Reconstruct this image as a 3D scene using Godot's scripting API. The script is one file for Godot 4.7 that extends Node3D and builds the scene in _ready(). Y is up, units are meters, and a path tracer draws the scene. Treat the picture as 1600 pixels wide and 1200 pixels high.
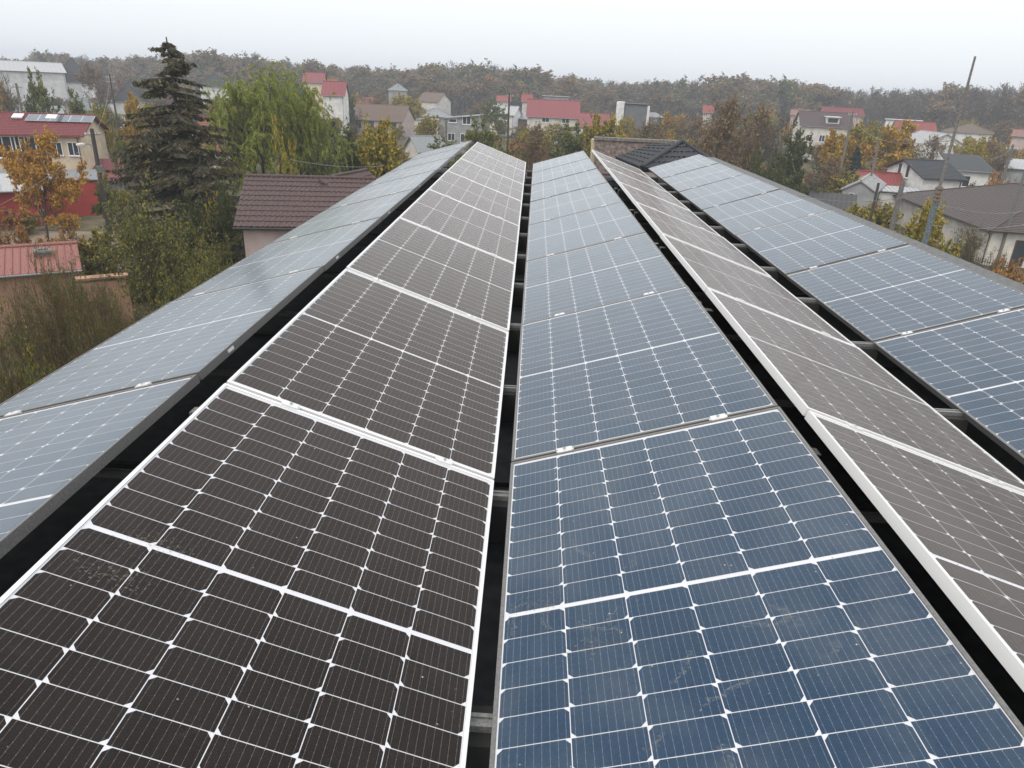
extends Node3D
# A flat roof with five rows of solar panels above a village in autumn haze.
# Camera, sky and light first; then ground, the roof and its panels, houses, trees, poles.

const EYE := Vector3(0, 12.0, 0.7034)
const FOCAL := 1106.415          # pixels, in the 1600 x 1200 photograph
var cam_basis := Basis.from_euler(Vector3(deg_to_rad(-22.8294), deg_to_rad(1.4060), deg_to_rad(2.5732)), EULER_ORDER_YXZ)
var taken := {}
var mats := {}
var noise_tex := {}
var rng := RandomNumberGenerator.new()
var footprints := []

# ---------------------------------------------------------------- helpers
class MB:
	var v := PackedVector3Array()
	var n := PackedVector3Array()
	var c := PackedColorArray()
	var uv := PackedVector2Array()
	var i := PackedInt32Array()
	func quad(a: Vector3, b: Vector3, d: Vector3, e: Vector3, col := Color(1, 1, 1)):   # counter-clockwise seen from outside
		var m := (b - a).cross(e - a)
		if m.length_squared() < 1e-12: m = (d - b).cross(e - b)
		if m.length_squared() < 1e-12: m = (b - a).cross(d - a)
		m = m.normalized()
		var k := v.size()
		v.append(a); v.append(b); v.append(d); v.append(e)
		for q in 4:
			n.append(m); c.append(col)
		uv.append(Vector2(0, 1)); uv.append(Vector2(1, 1)); uv.append(Vector2(1, 0)); uv.append(Vector2(0, 0))
		i.append(k); i.append(k + 2); i.append(k + 1); i.append(k); i.append(k + 3); i.append(k + 2)
	func tri(a: Vector3, b: Vector3, d: Vector3, col := Color(1, 1, 1)):
		var m := (b - a).cross(d - a).normalized()
		var k := v.size()
		v.append(a); v.append(b); v.append(d)
		for q in 3:
			n.append(m); c.append(col)
		uv.append(Vector2(0, 1)); uv.append(Vector2(1, 1)); uv.append(Vector2(0.5, 0))
		i.append(k); i.append(k + 2); i.append(k + 1)
	func box(lo: Vector3, hi: Vector3, t := Transform3D.IDENTITY, col := Color(1, 1, 1)):
		var p := []
		for q in 8:
			p.append(t * Vector3(hi.x if q & 1 else lo.x, hi.y if q & 2 else lo.y, hi.z if q & 4 else lo.z))
		quad(p[4], p[5], p[7], p[6], col); quad(p[1], p[0], p[2], p[3], col)
		quad(p[5], p[1], p[3], p[7], col); quad(p[0], p[4], p[6], p[2], col)
		quad(p[6], p[7], p[3], p[2], col); quad(p[0], p[1], p[5], p[4], col)
	func tube(pts: PackedVector3Array, rads: PackedFloat32Array, sides := 6, col := Color(1, 1, 1), cap := true):
		var k0 := v.size()
		var m := pts.size()
		for q in m:
			var d := (pts[mini(q + 1, m - 1)] - pts[maxi(q - 1, 0)]).normalized()
			var a := d.cross(Vector3.RIGHT if absf(d.x) < 0.8 else Vector3.FORWARD).normalized()
			var b := d.cross(a)
			for s in sides:
				var an := TAU * s / sides
				var nn := a * cos(an) + b * sin(an)
				v.append(pts[q] + nn * rads[q]); n.append(nn); c.append(col); uv.append(Vector2(float(s) / sides, q))
		for q in m - 1:
			for s in sides:
				var e := k0 + q * sides + s
				var f := k0 + q * sides + (s + 1) % sides
				i.append(e); i.append(e + sides); i.append(f)
				i.append(f); i.append(e + sides); i.append(f + sides)
		if cap and sides > 3:
			for s in range(1, sides - 1):
				var e := k0 + (m - 1) * sides
				i.append(e); i.append(e + s + 1); i.append(e + s)
				i.append(k0); i.append(k0 + s); i.append(k0 + s + 1)
	func mesh(mat: Material) -> ArrayMesh:
		var arr := []
		arr.resize(Mesh.ARRAY_MAX)
		arr[Mesh.ARRAY_VERTEX] = v; arr[Mesh.ARRAY_NORMAL] = n; arr[Mesh.ARRAY_COLOR] = c
		arr[Mesh.ARRAY_TEX_UV] = uv; arr[Mesh.ARRAY_INDEX] = i
		var am := ArrayMesh.new()
		am.add_surface_from_arrays(Mesh.PRIMITIVE_TRIANGLES, arr)
		am.surface_set_material(0, mat)
		return am

func numbered(called: String) -> String:
	if not taken.has(called):
		taken[called] = 0
		return called
	taken[called] += 1
	return "%s_%03d" % [called, taken[called]]

func tag(o: Node, label: String, category := "", group := "", kind := ""):
	if label: o.set_meta("label", label)
	if category: o.set_meta("category", category)
	if group: o.set_meta("group", group)
	if kind: o.set_meta("kind", kind)

func part(called: String, mesh: Mesh, parent: Node, t := Transform3D.IDENTITY) -> MeshInstance3D:
	var o := MeshInstance3D.new()
	o.name = called
	o.mesh = mesh
	parent.add_child(o, true)
	o.transform = t
	return o

func thing(called: String, label: String, category: String, t := Transform3D.IDENTITY, group := "") -> Node3D:
	var o := Node3D.new()
	o.name = numbered(called)
	add_child(o)
	o.transform = t
	tag(o, label, category, group, "thing")
	return o

func single(called: String, mesh: Mesh, label: String, category: String, t := Transform3D.IDENTITY, group := "") -> MeshInstance3D:
	var o := MeshInstance3D.new()
	o.name = numbered(called)
	o.mesh = mesh
	add_child(o)
	o.transform = t
	tag(o, label, category, group, "thing")
	return o

func structure(called: String, mesh: Mesh, label := "") -> MeshInstance3D:
	var o := MeshInstance3D.new()
	o.name = called
	o.mesh = mesh
	add_child(o)
	tag(o, label, "", "", "structure")
	return o

# a pixel of the photograph gives a direction; the distance comes from the ground, a height or a known size
func ray(px: float, py: float) -> Vector3:
	return cam_basis * Vector3((px - 800.0) / FOCAL, -(py - 600.0) / FOCAL, -1.0)
func at(px: float, py: float, dist: float) -> Vector3:
	var d := ray(px, py)
	return EYE + d * dist / Vector2(d.x, d.z).length()
func on_level(px: float, py: float, h: float) -> Vector3:
	var d := ray(px, py)
	return EYE + d * (h - EYE.y) / d.y
func flat(p: Vector3) -> Vector3:
	return Vector3(p.x, 0, p.z)

# ---------------------------------------------------------------- materials
func srgb(c: Color) -> Color:
	var s := c.linear_to_srgb()
	s.a = c.a
	return s

func noise_of(key: String, freq: float, lo: float, hi: float, octaves := 5, kind := FastNoiseLite.TYPE_SIMPLEX_SMOOTH, size := 512) -> NoiseTexture2D:
	if noise_tex.has(key): return noise_tex[key]
	var f := FastNoiseLite.new()
	f.noise_type = kind
	f.frequency = freq
	f.fractal_octaves = octaves
	f.seed = key.hash() % 1000
	var g := Gradient.new()
	g.set_color(0, Color(lo, lo, lo)); g.set_color(1, Color(hi, hi, hi))
	var t := NoiseTexture2D.new()
	t.width = size; t.height = size; t.seamless = true; t.noise = f; t.color_ramp = g
	noise_tex[key] = t
	return t

func two_tone(key: String, freq: float, a: Color, b: Color, cc: Color, size := 1024) -> NoiseTexture2D:
	var f := FastNoiseLite.new()
	f.frequency = freq
	f.fractal_octaves = 6
	f.seed = key.hash() % 1000
	var g := Gradient.new()
	g.set_color(0, srgb(a)); g.set_color(1, srgb(cc))
	g.add_point(0.5, srgb(b))
	var t := NoiseTexture2D.new()
	t.width = size; t.height = size; t.seamless = true; t.noise = f; t.color_ramp = g
	return t

func mat(key: String, c: Color, rough := 0.85, grain := "", scale := 0.25, metal := 0.0, spec := 0.5) -> StandardMaterial3D:
	if mats.has(key): return mats[key]
	var m := StandardMaterial3D.new()
	m.resource_name = key
	m.albedo_color = srgb(c)
	m.roughness = rough
	m.metallic = metal
	m.metallic_specular = spec
	if grain:
		m.albedo_texture = noise_tex[grain]
		m.uv1_triplanar = true
		m.uv1_world_triplanar = true
		m.uv1_scale = Vector3.ONE * scale
	mats[key] = m
	return m

func leaf_mat(key: String) -> StandardMaterial3D:
	if mats.has(key): return mats[key]
	var m := StandardMaterial3D.new()
	m.resource_name = key
	m.vertex_color_use_as_albedo = true
	m.roughness = 0.7
	m.metallic_specular = 0.25
	m.cull_mode = BaseMaterial3D.CULL_DISABLED
	m.backlight_enabled = true
	m.backlight = Color(0.7, 0.7, 0.7)
	mats[key] = m
	return m

func make_materials():
	noise_of("plaster", 0.012, 0.80, 1.0, 6)
	noise_of("streak", 0.03, 0.5, 1.0, 6)
	noise_of("fine", 0.06, 0.7, 1.0, 4)
	mat("bark", Color(0.115, 0.095, 0.078), 0.95, "streak", 1.5)
	mat("pale_bark", Color(0.16, 0.135, 0.11), 0.95, "streak", 1.5)
	mat("pane", Color(0.035, 0.045, 0.055), 0.08)
	mat("window_white", Color(0.72, 0.72, 0.7), 0.5)
	mat("window_brown", Color(0.1, 0.05, 0.03), 0.5)
	mat("gutter_grey", Color(0.2, 0.2, 0.2), 0.5)
	mat("concrete", Color(0.33, 0.31, 0.28), 0.95, "streak", 0.4)
	mat("brick", Color(0.3, 0.13, 0.08), 0.95, "streak", 0.8)
	mat("galvanised", Color(0.36, 0.37, 0.38), 0.5, "fine", 2.0, 0.6)
	mat("cable", Color(0.03, 0.03, 0.035), 0.6)
	mat("dark_metal", Color(0.03, 0.032, 0.035), 0.6)

# ---------------------------------------------------------------- solar panels
const PL := 1.755
const PW := 1.038
const PITCH := 1.775
# low edge x, low edge height below the eye, tilt, start along the row, drift in x and y per metre, rises to the right
const ROWS := [
	{"lx": -2.33489, "ly": -1.35874, "t": 15.7434, "zo": 0.0583, "a": 0.0075, "b": -0.0049, "s": 1, "kind": "blue", "from": 0},
	{"lx": -0.16853, "ly": -1.38008, "t": 19.5127, "zo": -0.1582, "a": 0.0139, "b": 0.0020, "s": -1, "kind": "dark", "from": 0},
	{"lx": -0.08183, "ly": -1.38693, "t": 16.6931, "zo": -0.0269, "a": 0.0076, "b": 0.0049, "s": 1, "kind": "blue", "from": 0},
	{"lx": 2.02904, "ly": -1.41794, "t": 18.7756, "zo": -0.0090, "a": 0.0030, "b": 0.0024, "s": -1, "kind": "dark", "from": 0},
	{"lx": 2.19022, "ly": -1.41698, "t": 17.8946, "zo": 0.1358, "a": -0.0001, "b": 0.0011, "s": 1, "kind": "blue", "from": 1}]

const CELL_W := 0.1664
const CELL_L := 0.08265
func cell_x(col: int) -> float: return 0.0152 + col * 0.1685
func cell_z(row: int) -> float: return -(0.0235 + row * 0.0847 + (0.0135 if row >= 10 else 0.0))

func cell_corners() -> Array:      # a half-cut cell: two of its corners are cut
	var c := 0.0125
	return [Vector2(0, 0), Vector2(CELL_W, 0), Vector2(CELL_W, CELL_L - c), Vector2(CELL_W - c, CELL_L), Vector2(c, CELL_L), Vector2(0, CELL_L - c)]

func add_cell(mb: MB, t: Transform3D):
	var p := cell_corners()
	var k := mb.v.size()
	var up := (t.basis * Vector3.UP).normalized()
	for q in p:
		mb.v.append(t * Vector3(q.x - CELL_W / 2, 0, -(q.y - CELL_L / 2)))
		mb.n.append(up); mb.c.append(Color(1, 1, 1)); mb.uv.append(Vector2(q.x / CELL_W, 1.0 - q.y / CELL_L))
	for q in range(1, p.size() - 1):
		mb.i.append(k); mb.i.append(k + q + 1); mb.i.append(k + q)

func cell_texture(base: Color, bar: Color) -> ImageTexture:
	var w := 512
	var h := 256
	var im := Image.create(w, h, true, Image.FORMAT_RGB8)
	var f := FastNoiseLite.new()
	f.frequency = 0.02
	f.fractal_octaves = 4
	f.seed = 5
	for y in h:
		for x in w:
			var k := 1.0 + 0.22 * f.get_noise_2d(x, y)
			im.set_pixel(x, y, srgb(Color(base.r * k, base.g * k, base.b * k)))
	for b in 9:
		var x := int((b + 0.5) * w / 9.0)
		im.fill_rect(Rect2i(x - 1, 0, 2, h), srgb(bar))
		for s in 5:
			im.fill_rect(Rect2i(x - 2, 8 + s * 60 - (4 if s == 4 else 0), 4, 5), srgb(bar * 1.5))
	im.generate_mipmaps()
	return ImageTexture.create_from_image(im)

func dust_texture(seed_: int, heavy: float) -> ImageTexture:
	var w := 512
	var h := 880
	var im := Image.create(w, h, false, Image.FORMAT_RGBA8)
	var r := RandomNumberGenerator.new()
	r.seed = seed_
	var f := FastNoiseLite.new()
	f.frequency = 0.006; f.fractal_octaves = 5; f.seed = seed_
	var g := FastNoiseLite.new()
	g.frequency = 0.05; g.fractal_octaves = 3; g.seed = seed_ + 1
	for y in h:
		for x in w:
			var k: float = clampf(0.45 + f.get_noise_2d(x, y * 0.6) * 1.7, 0, 1)
			var a := heavy * (0.15 + 1.0 * k) * (0.85 + 0.5 * g.get_noise_2d(x, y))
			im.set_pixel(x, y, Color(0.70, 0.71, 0.70, a))
	for q in (130 if heavy > 0.02 else 70):                                                   # grit and bird droppings
		var p := Vector2i(r.randi_range(2, w - 6), r.randi_range(2, h - 6))
		var s := 0 if r.randf() < 0.7 else 1
		im.fill_rect(Rect2i(p.x, p.y, s + 1, s + 1), Color(0.78, 0.77, 0.72, r.randf_range(0.25, 0.8)))
	for q in 26:                                                    # wiped scuffs, in runs of short strokes
		var p := Vector2(r.randf_range(20, w - 20), r.randf_range(20, h - 20))
		var d := Vector2.from_angle(r.randf_range(0, TAU))
		var light := r.randf() < 0.6
		for s in r.randi_range(6, 26):
			p += d * 3.0
			d = d.rotated(r.randf_range(-0.35, 0.35))
			for z in 3:
				var pp := Vector2i(p + Vector2(r.randf_range(-5, 5), r.randf_range(-3, 3)))
				if Rect2i(0, 0, w - 2, h - 2).has_point(pp):
					im.fill_rect(Rect2i(pp.x, pp.y, 2, 2), Color(0.72, 0.7, 0.64, heavy * 2.6) if light else Color(0.5, 0.52, 0.55, heavy * 0.25))
	for q in 3:                                                     # dried leaf litter left by a puddle at the lower edge
		var p := Vector2(r.randf_range(10, 150), r.randf_range(30, h - 30))
		for s in 90:
			var pp := Vector2i(p + Vector2(r.randfn(0, 22), r.randfn(0, 9)))
			if Rect2i(0, 0, w - 3, h - 3).has_point(pp):
				im.fill_rect(Rect2i(pp.x, pp.y, r.randi_range(1, 3), r.randi_range(1, 2)), Color(0.5, 0.46, 0.36, r.randf_range(0.15, 0.45)))
	return ImageTexture.create_from_image(im)

func frame_mesh(m: Material) -> ArrayMesh:     # one mitred aluminium profile swept round the laminate
	var prof := [Vector2(0, -0.035), Vector2(0, -0.0008), Vector2(0.0008, 0), Vector2(0.0105, 0), Vector2(0.011, -0.0006), Vector2(0.011, -0.008), Vector2(0.0025, -0.0085), Vector2(0.0025, -0.0325), Vector2(0.025, -0.033), Vector2(0.025, -0.035)]
	var mb := MB.new()
	var corner := func(k: int, q: Vector2) -> Vector3:
		var x: float = q.x if k % 4 in [0, 3] else PW - q.x
		var z: float = -q.x if k % 4 in [0, 1] else -PL + q.x
		return Vector3(x, q.y, z)
	for k in 4:
		for q in prof.size():
			var a: Vector2 = prof[q]
			var b: Vector2 = prof[(q + 1) % prof.size()]
			mb.quad(corner.call(k, a), corner.call(k + 1, a), corner.call(k + 1, b), corner.call(k, b))
	return mb.mesh(m)

func build_panels():
	var frame_m := {"dark": mat("frame_silver", Color(0.64, 0.64, 0.635), 0.42, "", 1.0, 0.0, 0.6), "blue": mat("frame_grey", Color(0.17, 0.165, 0.16), 0.5, "fine", 3.0, 0.0, 0.5)}
	var edge_m := mat("sealant", Color(0.62, 0.6, 0.55), 0.8)
	var sheet_m := mat("backsheet", Color(0.57, 0.57, 0.59), 0.6)
	var clamp_m := mat("clamp_aluminium", Color(0.6, 0.6, 0.59), 0.4, "", 1.0, 0.3)
	var glass := StandardMaterial3D.new()
	glass.resource_name = "panel_glass"
	glass.transparency = BaseMaterial3D.TRANSPARENCY_ALPHA
	glass.albedo_color = Color(0.02, 0.03, 0.03, 0.02)
	glass.roughness = 0.10
	glass.metallic_specular = 0.06
	var cells := {}
	var tones := {}
	for kind in ["dark", "blue"]:
		var base := Color(0.0052, 0.0042, 0.0052) if kind == "dark" else Color(0.005, 0.028, 0.068)
		var bar := Color(0.17, 0.155, 0.15) if kind == "dark" else Color(0.17, 0.20, 0.24)
		var tex := cell_texture(base, bar)
		tones[kind] = []
		for q in 4:
			var m := StandardMaterial3D.new()
			m.resource_name = "cell_" + kind
			m.albedo_texture = tex
			var k: float = [1.0, 0.985, 0.965, 0.99][q]
			m.albedo_color = Color(k, k * 0.92, k * 0.86) if kind == "dark" else Color(k * 0.98, k, k * 0.985)
			m.roughness = 0.12
			m.metallic_specular = 0.25
			m.rim_enabled = true
			m.rim = 0.78 if kind == "blue" else 0.38
			m.rim_tint = 1.0
			tones[kind].append(m)
	var one := MB.new()
	add_cell(one, Transform3D.IDENTITY)
	for kind in tones:
		cells[kind] = []
		for m in tones[kind]: cells[kind].append(one.mesh(m))
	var turned := Basis(Vector3.UP, PI)
	var all := MB.new()
	for row in 20:
		for col in 6:
			var c := Vector3(cell_x(col) + CELL_W / 2, -0.0042, cell_z(row) - CELL_L / 2)
			add_cell(all, Transform3D(turned if (col + int(row >= 10)) % 2 else Basis.IDENTITY, c))
	var joined := {}
	for kind in tones: joined[kind] = all.mesh(tones[kind][0])
	var sheet := MB.new()
	sheet.box(Vector3(0.004, -0.0078, -PL + 0.004), Vector3(PW - 0.004, -0.0044, -0.004))
	var sheet_mesh := sheet.mesh(sheet_m)
	var pane := MB.new()
	pane.quad(Vector3(0.0105, -0.0016, -0.0105), Vector3(PW - 0.0105, -0.0016, -0.0105), Vector3(PW - 0.0105, -0.0016, -PL + 0.0105), Vector3(0.0105, -0.0016, -PL + 0.0105))
	var pane_mesh := pane.mesh(glass)
	var dust := {"blue": [], "dark": []}
	for q in 4:
		for kind in dust:
			if kind == "dark" and q > 1: continue
			var dm := StandardMaterial3D.new()
			dm.resource_name = "dust"
			dm.transparency = BaseMaterial3D.TRANSPARENCY_ALPHA
			dm.albedo_texture = dust_texture(11 + q * 7 + (50 if kind == "dark" else 0), 0.055 if kind == "blue" else 0.008)
			dm.roughness = 0.9
			dm.metallic_specular = 0.1
			var db := MB.new()
			db.quad(Vector3(0.0112, -0.0009, -0.0112), Vector3(PW - 0.0112, -0.0009, -0.0112), Vector3(PW - 0.0112, -0.0009, -PL + 0.0112), Vector3(0.0112, -0.0009, -PL + 0.0112))
			dust[kind].append(db.mesh(dm))
	var frames := {"dark": frame_mesh(frame_m.dark), "blue": frame_mesh(frame_m.blue)}
	var cl := MB.new()
	cl.box(Vector3(-0.028, 0.0005, -0.017), Vector3(0.028, 0.0045, 0.017))
	cl.box(Vector3(-0.034, -0.03, -0.007), Vector3(0.034, 0.0005, 0.007))
	cl.tube(PackedVector3Array([Vector3(0, 0.0045, 0), Vector3(0, 0.010, 0)]), PackedFloat32Array([0.0065, 0.0065]), 6)
	var clamp_mesh := cl.mesh(clamp_m)
	var plate := MB.new()
	plate.box(Vector3(-0.0006, -0.024, -0.03), Vector3(0.0006, -0.010, 0.03))
	var plate_mesh := plate.mesh(mat("label_white", Color(0.6, 0.6, 0.58), 0.6))
	var names := ["grey framed blue solar panel, %s from the far end, on the spruce side",
		"silver framed black solar panel, %s from the far end, left of the valley",
		"dusty blue solar panel, %s from the far end, right of the narrow valley",
		"silver framed black solar panel, %s from the far end, beyond the ridge",
		"dusty blue solar panel, %s from the far end, along the edge capping"]
	var r := RandomNumberGenerator.new()
	r.seed = 4
	for ri in ROWS.size():
		var R: Dictionary = ROWS[ri]
		var t := deg_to_rad(R.t)
		var u := Vector3(cos(t), R.s * sin(t), 0)
		var w := Vector3(R.a, R.b, 1).normalized()
		var up := w.cross(u).normalized()
		u = up.cross(w).normalized()
		for k in range(R.from, 8):
			var z: float = -k * PITCH - R.zo - 0.01
			var lo := Vector3(R.lx + R.a * (z + 6.0), EYE.y + R.ly + R.b * (z + 6.0), z)
			var left: Vector3 = lo if R.s > 0 else lo - u * PW
			var b := Basis(u, up, w)
			b = b * Basis.from_euler(Vector3(r.randfn(0, 0.0016), 0, r.randfn(0, 0.0022)))
			var nth := ["first", "second", "third", "fourth", "fifth", "sixth", "seventh", "eighth"]
			var p := thing("solar_panel", names[ri] % nth[7 - k], "solar panel", Transform3D(b, left), "solar panels on the roof")
			part("frame", frames[R.kind], p)
			var lam := part("laminate", sheet_mesh, p)
			if k < 3:
				for row in 20:
					for col in 6:
						var c := Vector3(cell_x(col) + CELL_W / 2, -0.0042, cell_z(row) - CELL_L / 2)
						part("solar_cell", cells[R.kind][r.randi() % 4], lam, Transform3D(turned if (col + int(row >= 10)) % 2 else Basis.IDENTITY, c))
			else:
				var j := part("solar_cells", joined[R.kind], lam)
				j.set_meta("kind", "stuff")
			part("glass", pane_mesh, p)
			part("dust_film", dust[R.kind][r.randi() % dust[R.kind].size()], p).set_meta("kind", "stuff")
			if k < 7:
				for x in [0.22, PW - 0.22]:
					part("mid_clamp", clamp_mesh, p, Transform3D(Basis.IDENTITY, Vector3(x + r.randf_range(-0.03, 0.03), 0, -PL - 0.01)))
			if R.s > 0:
				part("serial_label", plate_mesh, p, Transform3D(Basis.IDENTITY, Vector3(PW + 0.0012, 0, -0.3)))

func build_roof():
	# the flat roof under the panels, its edge capping, rails and supports
	var roof_m := mat("roof_membrane", Color(0.038, 0.040, 0.043), 0.7, "streak", 0.7)
	var wall_m := mat("render_grey", Color(0.42, 0.38, 0.34), 0.95, "plaster", 0.2)
	var cap_m := mat("capping_metal", Color(0.13, 0.13, 0.125), 0.6, "streak", 1.2)
	var b := thing("flat_roofed_building", "flat roofed building carrying the solar panels, black roof sheet and grey edge capping", "building")
	var top := EYE.y - 1.60
	var mb := MB.new()
	mb.box(Vector3(-2.25, 0, -14.1), Vector3(3.42, top - 0.25, 5.0))
	part("wall", mb.mesh(wall_m), b)
	for k in 11:                                                   # roof sheets laid across, each with a low lap
		mb = MB.new()
		var z0 := 5.0 - k * 1.74
		mb.box(Vector3(-2.3, top - 0.25, z0 - 1.735), Vector3(3.3, top - 0.006 * (k % 2), z0))
		mb.box(Vector3(-2.3, top - 0.006 * (k % 2), z0 - 0.06), Vector3(3.3, top + 0.012, z0 - 0.002))
		part("roof_sheet", mb.mesh(roof_m), b)
	mb = MB.new()
	var x0 := 3.19
	mb.box(Vector3(x0 + 0.07, top - 0.25, -14.14), Vector3(x0 + 0.24, EYE.y - 1.165, 5.0))
	part("parapet", mb.mesh(wall_m), b)
	for k in 7:
		mb = MB.new()
		mb.box(Vector3(x0 + 0.045, EYE.y - 1.1645, -14.16 + k * 2.75), Vector3(x0 + 0.262, EYE.y - 1.145 + 0.002 * (k % 2), -14.165 + (k + 1) * 2.75))
		part("capping_sheet", mb.mesh(cap_m), b)
	# rails across the roof, about one metre apart
	var rail_m := mat("rail_aluminium", Color(0.26, 0.26, 0.25), 0.5, "fine", 2.5, 0.25)
	mb = MB.new()
	mb.box(Vector3(-2.25, -0.016, -0.02), Vector3(3.12, 0, 0.02))
	mb.box(Vector3(-2.25, 0, -0.02), Vector3(3.12, 0.004, -0.008)); mb.box(Vector3(-2.25, 0, 0.008), Vector3(3.12, 0.004, 0.02))
	var rail := mb.mesh(rail_m)
	var post := MB.new()
	post.box(Vector3(-0.025, 0, -0.0025), Vector3(0.025, 0.30, 0.0025))
	post.box(Vector3(-0.025, 0.297, 0.0025), Vector3(0.025, 0.30, 0.04))
	post.box(Vector3(-0.025, 0, 0.0025), Vector3(0.025, 0.003, 0.04))
	var post_mesh := post.mesh(rail_m)
	var foot := MB.new()
	foot.box(Vector3(-0.11, 0, -0.06), Vector3(0.11, 0.21, 0.06))
	var foot_mesh := foot.mesh(mat("rubber_foot", Color(0.02, 0.02, 0.02), 0.9))
	for k in 13:
		var z := -0.56 - 1.0400 * k
		var y := EYE.y - 1.435 - 0.0 + 0.0025 * (z + 6.0)
		var o := thing("mounting_rail", "aluminium cross rail under the panel rows, %s from the far end" % ["first", "second", "third", "fourth", "fifth", "sixth", "seventh", "eighth", "ninth", "tenth", "eleventh", "twelfth", "thirteenth"][12 - k], "rail", Transform3D(Basis.IDENTITY, Vector3(0, y, z)), "cross rails under the panels")
		part("rail_profile", rail, o)
		for x in [-1.25, -0.12, 1.0, 2.1]:
			part("rail_foot", foot_mesh, o, Transform3D(Basis.IDENTITY.scaled(Vector3(1, (y - 0.016 - top) / 0.21, 1)), Vector3(x, top - y, 0)))
	for k in 8:
		for side in 2:
			var z := -1.62 - 1.775 * k + 0.09 * side
			var x := 1.01 if side == 0 else -1.24
			var s := thing("ridge_support", "pair of upright aluminium strips under the " + ["capping side", "spruce side"][side] + " ridge, " + ["first", "second", "third", "fourth", "fifth", "sixth", "seventh", "eighth"][7 - k] + " from the far end", "bracket", Transform3D(Basis.IDENTITY, Vector3(x, EYE.y - 1.475, z)), "ridge supports between the panel rows")
			for q in 2:
				part("support_strip", post_mesh, s, Transform3D(Basis(Vector3.UP, PI / 2).rotated(Vector3.FORWARD, 0.06 * (1 - 2 * q)), Vector3(0.0, 0.0, -0.14 * q)))
	# loose wires hanging in the gaps
	for q in 5:
		var pts := PackedVector3Array()
		var rad := PackedFloat32Array()
		var x: float = [1.0, -1.22, 1.02, 2.12, -1.25][q]
		var z: float = [-0.75, -2.6, -4.6, -1.7, -6.4][q]
		for s in 11:
			var f := s / 10.0
			pts.append(Vector3(x + 0.05 * sin(f * 5.0 + q), EYE.y - (1.52 if q == 3 else 1.24) - 0.1 * sin(f * PI), z - f * 1.1))
			rad.append(0.003)
		mb = MB.new()
		mb.tube(pts, rad, 5)
		single("panel_cable", mb.mesh(mats.cable), "thin black cable sagging in the dark gap between panel rows", "cable", Transform3D.IDENTITY, "cables hanging between the rows")

# ---------------------------------------------------------------- houses
# style: tile = stepped courses (wave adds the tile profile), rib = sheet metal with raised ribs, plain
func slope(a: Vector3, b: Vector3, c: Vector3, d: Vector3, style: String, course: float, wave: float, thick := 0.07, split := false) -> Array:
	var up := (b - a).cross((d if d != a else c) - a).normalized()
	if up.y < 0: up = -up
	var out := []
	var mb := MB.new()
	var q := func(m: MB, p0: Vector3, p1: Vector3, p2: Vector3, p3: Vector3):
		if (p1 - p0).cross(p3 - p0).dot(up) + (p2 - p1).cross(p3 - p1).dot(up) >= 0: m.quad(p0, p1, p2, p3)
		else: m.quad(p3, p2, p1, p0)
	var length := ((d + c) * 0.5 - (a + b) * 0.5).length()
	if style == "tile":
		var nc := maxi(3, int(round(length / course)))
		for k in nc:
			var f0 := float(k) / nc
			var f1 := float(k + 1) / nc
			var l0 := a.lerp(d, f0); var r0 := b.lerp(c, f0); var l1 := a.lerp(d, f1); var r1 := b.lerp(c, f1)
			var nw := 1
			if wave > 0: nw = maxi(1, int((r0 - l0).length() / wave)) * 6
			for w in nw:
				var g0 := float(w) / nw
				var g1 := float(w + 1) / nw
				var h0 := 0.0; var h1 := 0.0
				if wave > 0:
					h0 = [0.0, 0.012, 0.03, 0.03, 0.012, 0.0][w % 6]
					h1 = [0.0, 0.012, 0.03, 0.03, 0.012, 0.0][(w + 1) % 6]
				var p0 := l0.lerp(r0, g0) + up * (0.035 + h0)
				var p1 := l0.lerp(r0, g1) + up * (0.035 + h1)
				var p2 := l1.lerp(r1, g1) + up * (0.006 + h1)
				var p3 := l1.lerp(r1, g0) + up * (0.006 + h0)
				q.call(mb, p0, p1, p2, p3)
				mb.quad(l0.lerp(r0, g0), l0.lerp(r0, g1), p1, p0)      # the riser under each course
			if split:
				out.append(mb)
				mb = MB.new()
	elif style == "rib":
		q.call(mb, a, b, c, d)
		var nr := maxi(2, int((b - a).length() / course))
		for k in nr + 1:
			var g := clampf(float(k) / nr, 0.004, 0.996)
			var p := a.lerp(b, g); var t := d.lerp(c, g)
			if (t - p).length() < 0.2: continue
			var s := (b - a).normalized() * 0.022
			mb.quad(p - s, p + s, p + s * 0.6 + up * 0.045, p - s * 0.6 + up * 0.045)
			q.call(mb, p - s * 0.6 + up * 0.045, p + s * 0.6 + up * 0.045, t + s * 0.6 + up * 0.045, t - s * 0.6 + up * 0.045)
			mb.quad(p + s, t + s, t + s * 0.6 + up * 0.045, p + s * 0.6 + up * 0.045)
			mb.quad(t - s, p - s, p - s * 0.6 + up * 0.045, t - s * 0.6 + up * 0.045)
	else:
		q.call(mb, a, b, c, d)
	var under := MB.new()                                            # boarding below
	var dn := -up * thick
	under.quad(d + dn, c + dn, b + dn, a + dn)
	under.quad(a + dn, b + dn, b, a); under.quad(b + dn, c + dn, c, b); under.quad(d + dn, a + dn, a, d)
	if (c - d).length() > 0.02: under.quad(c + dn, d + dn, d, c)
	if style == "tile" : under.quad(a - up * 0.004, b - up * 0.004, c - up * 0.004, d - up * 0.004)
	if not split: out.append(mb)
	out.append(under)
	return out

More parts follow.
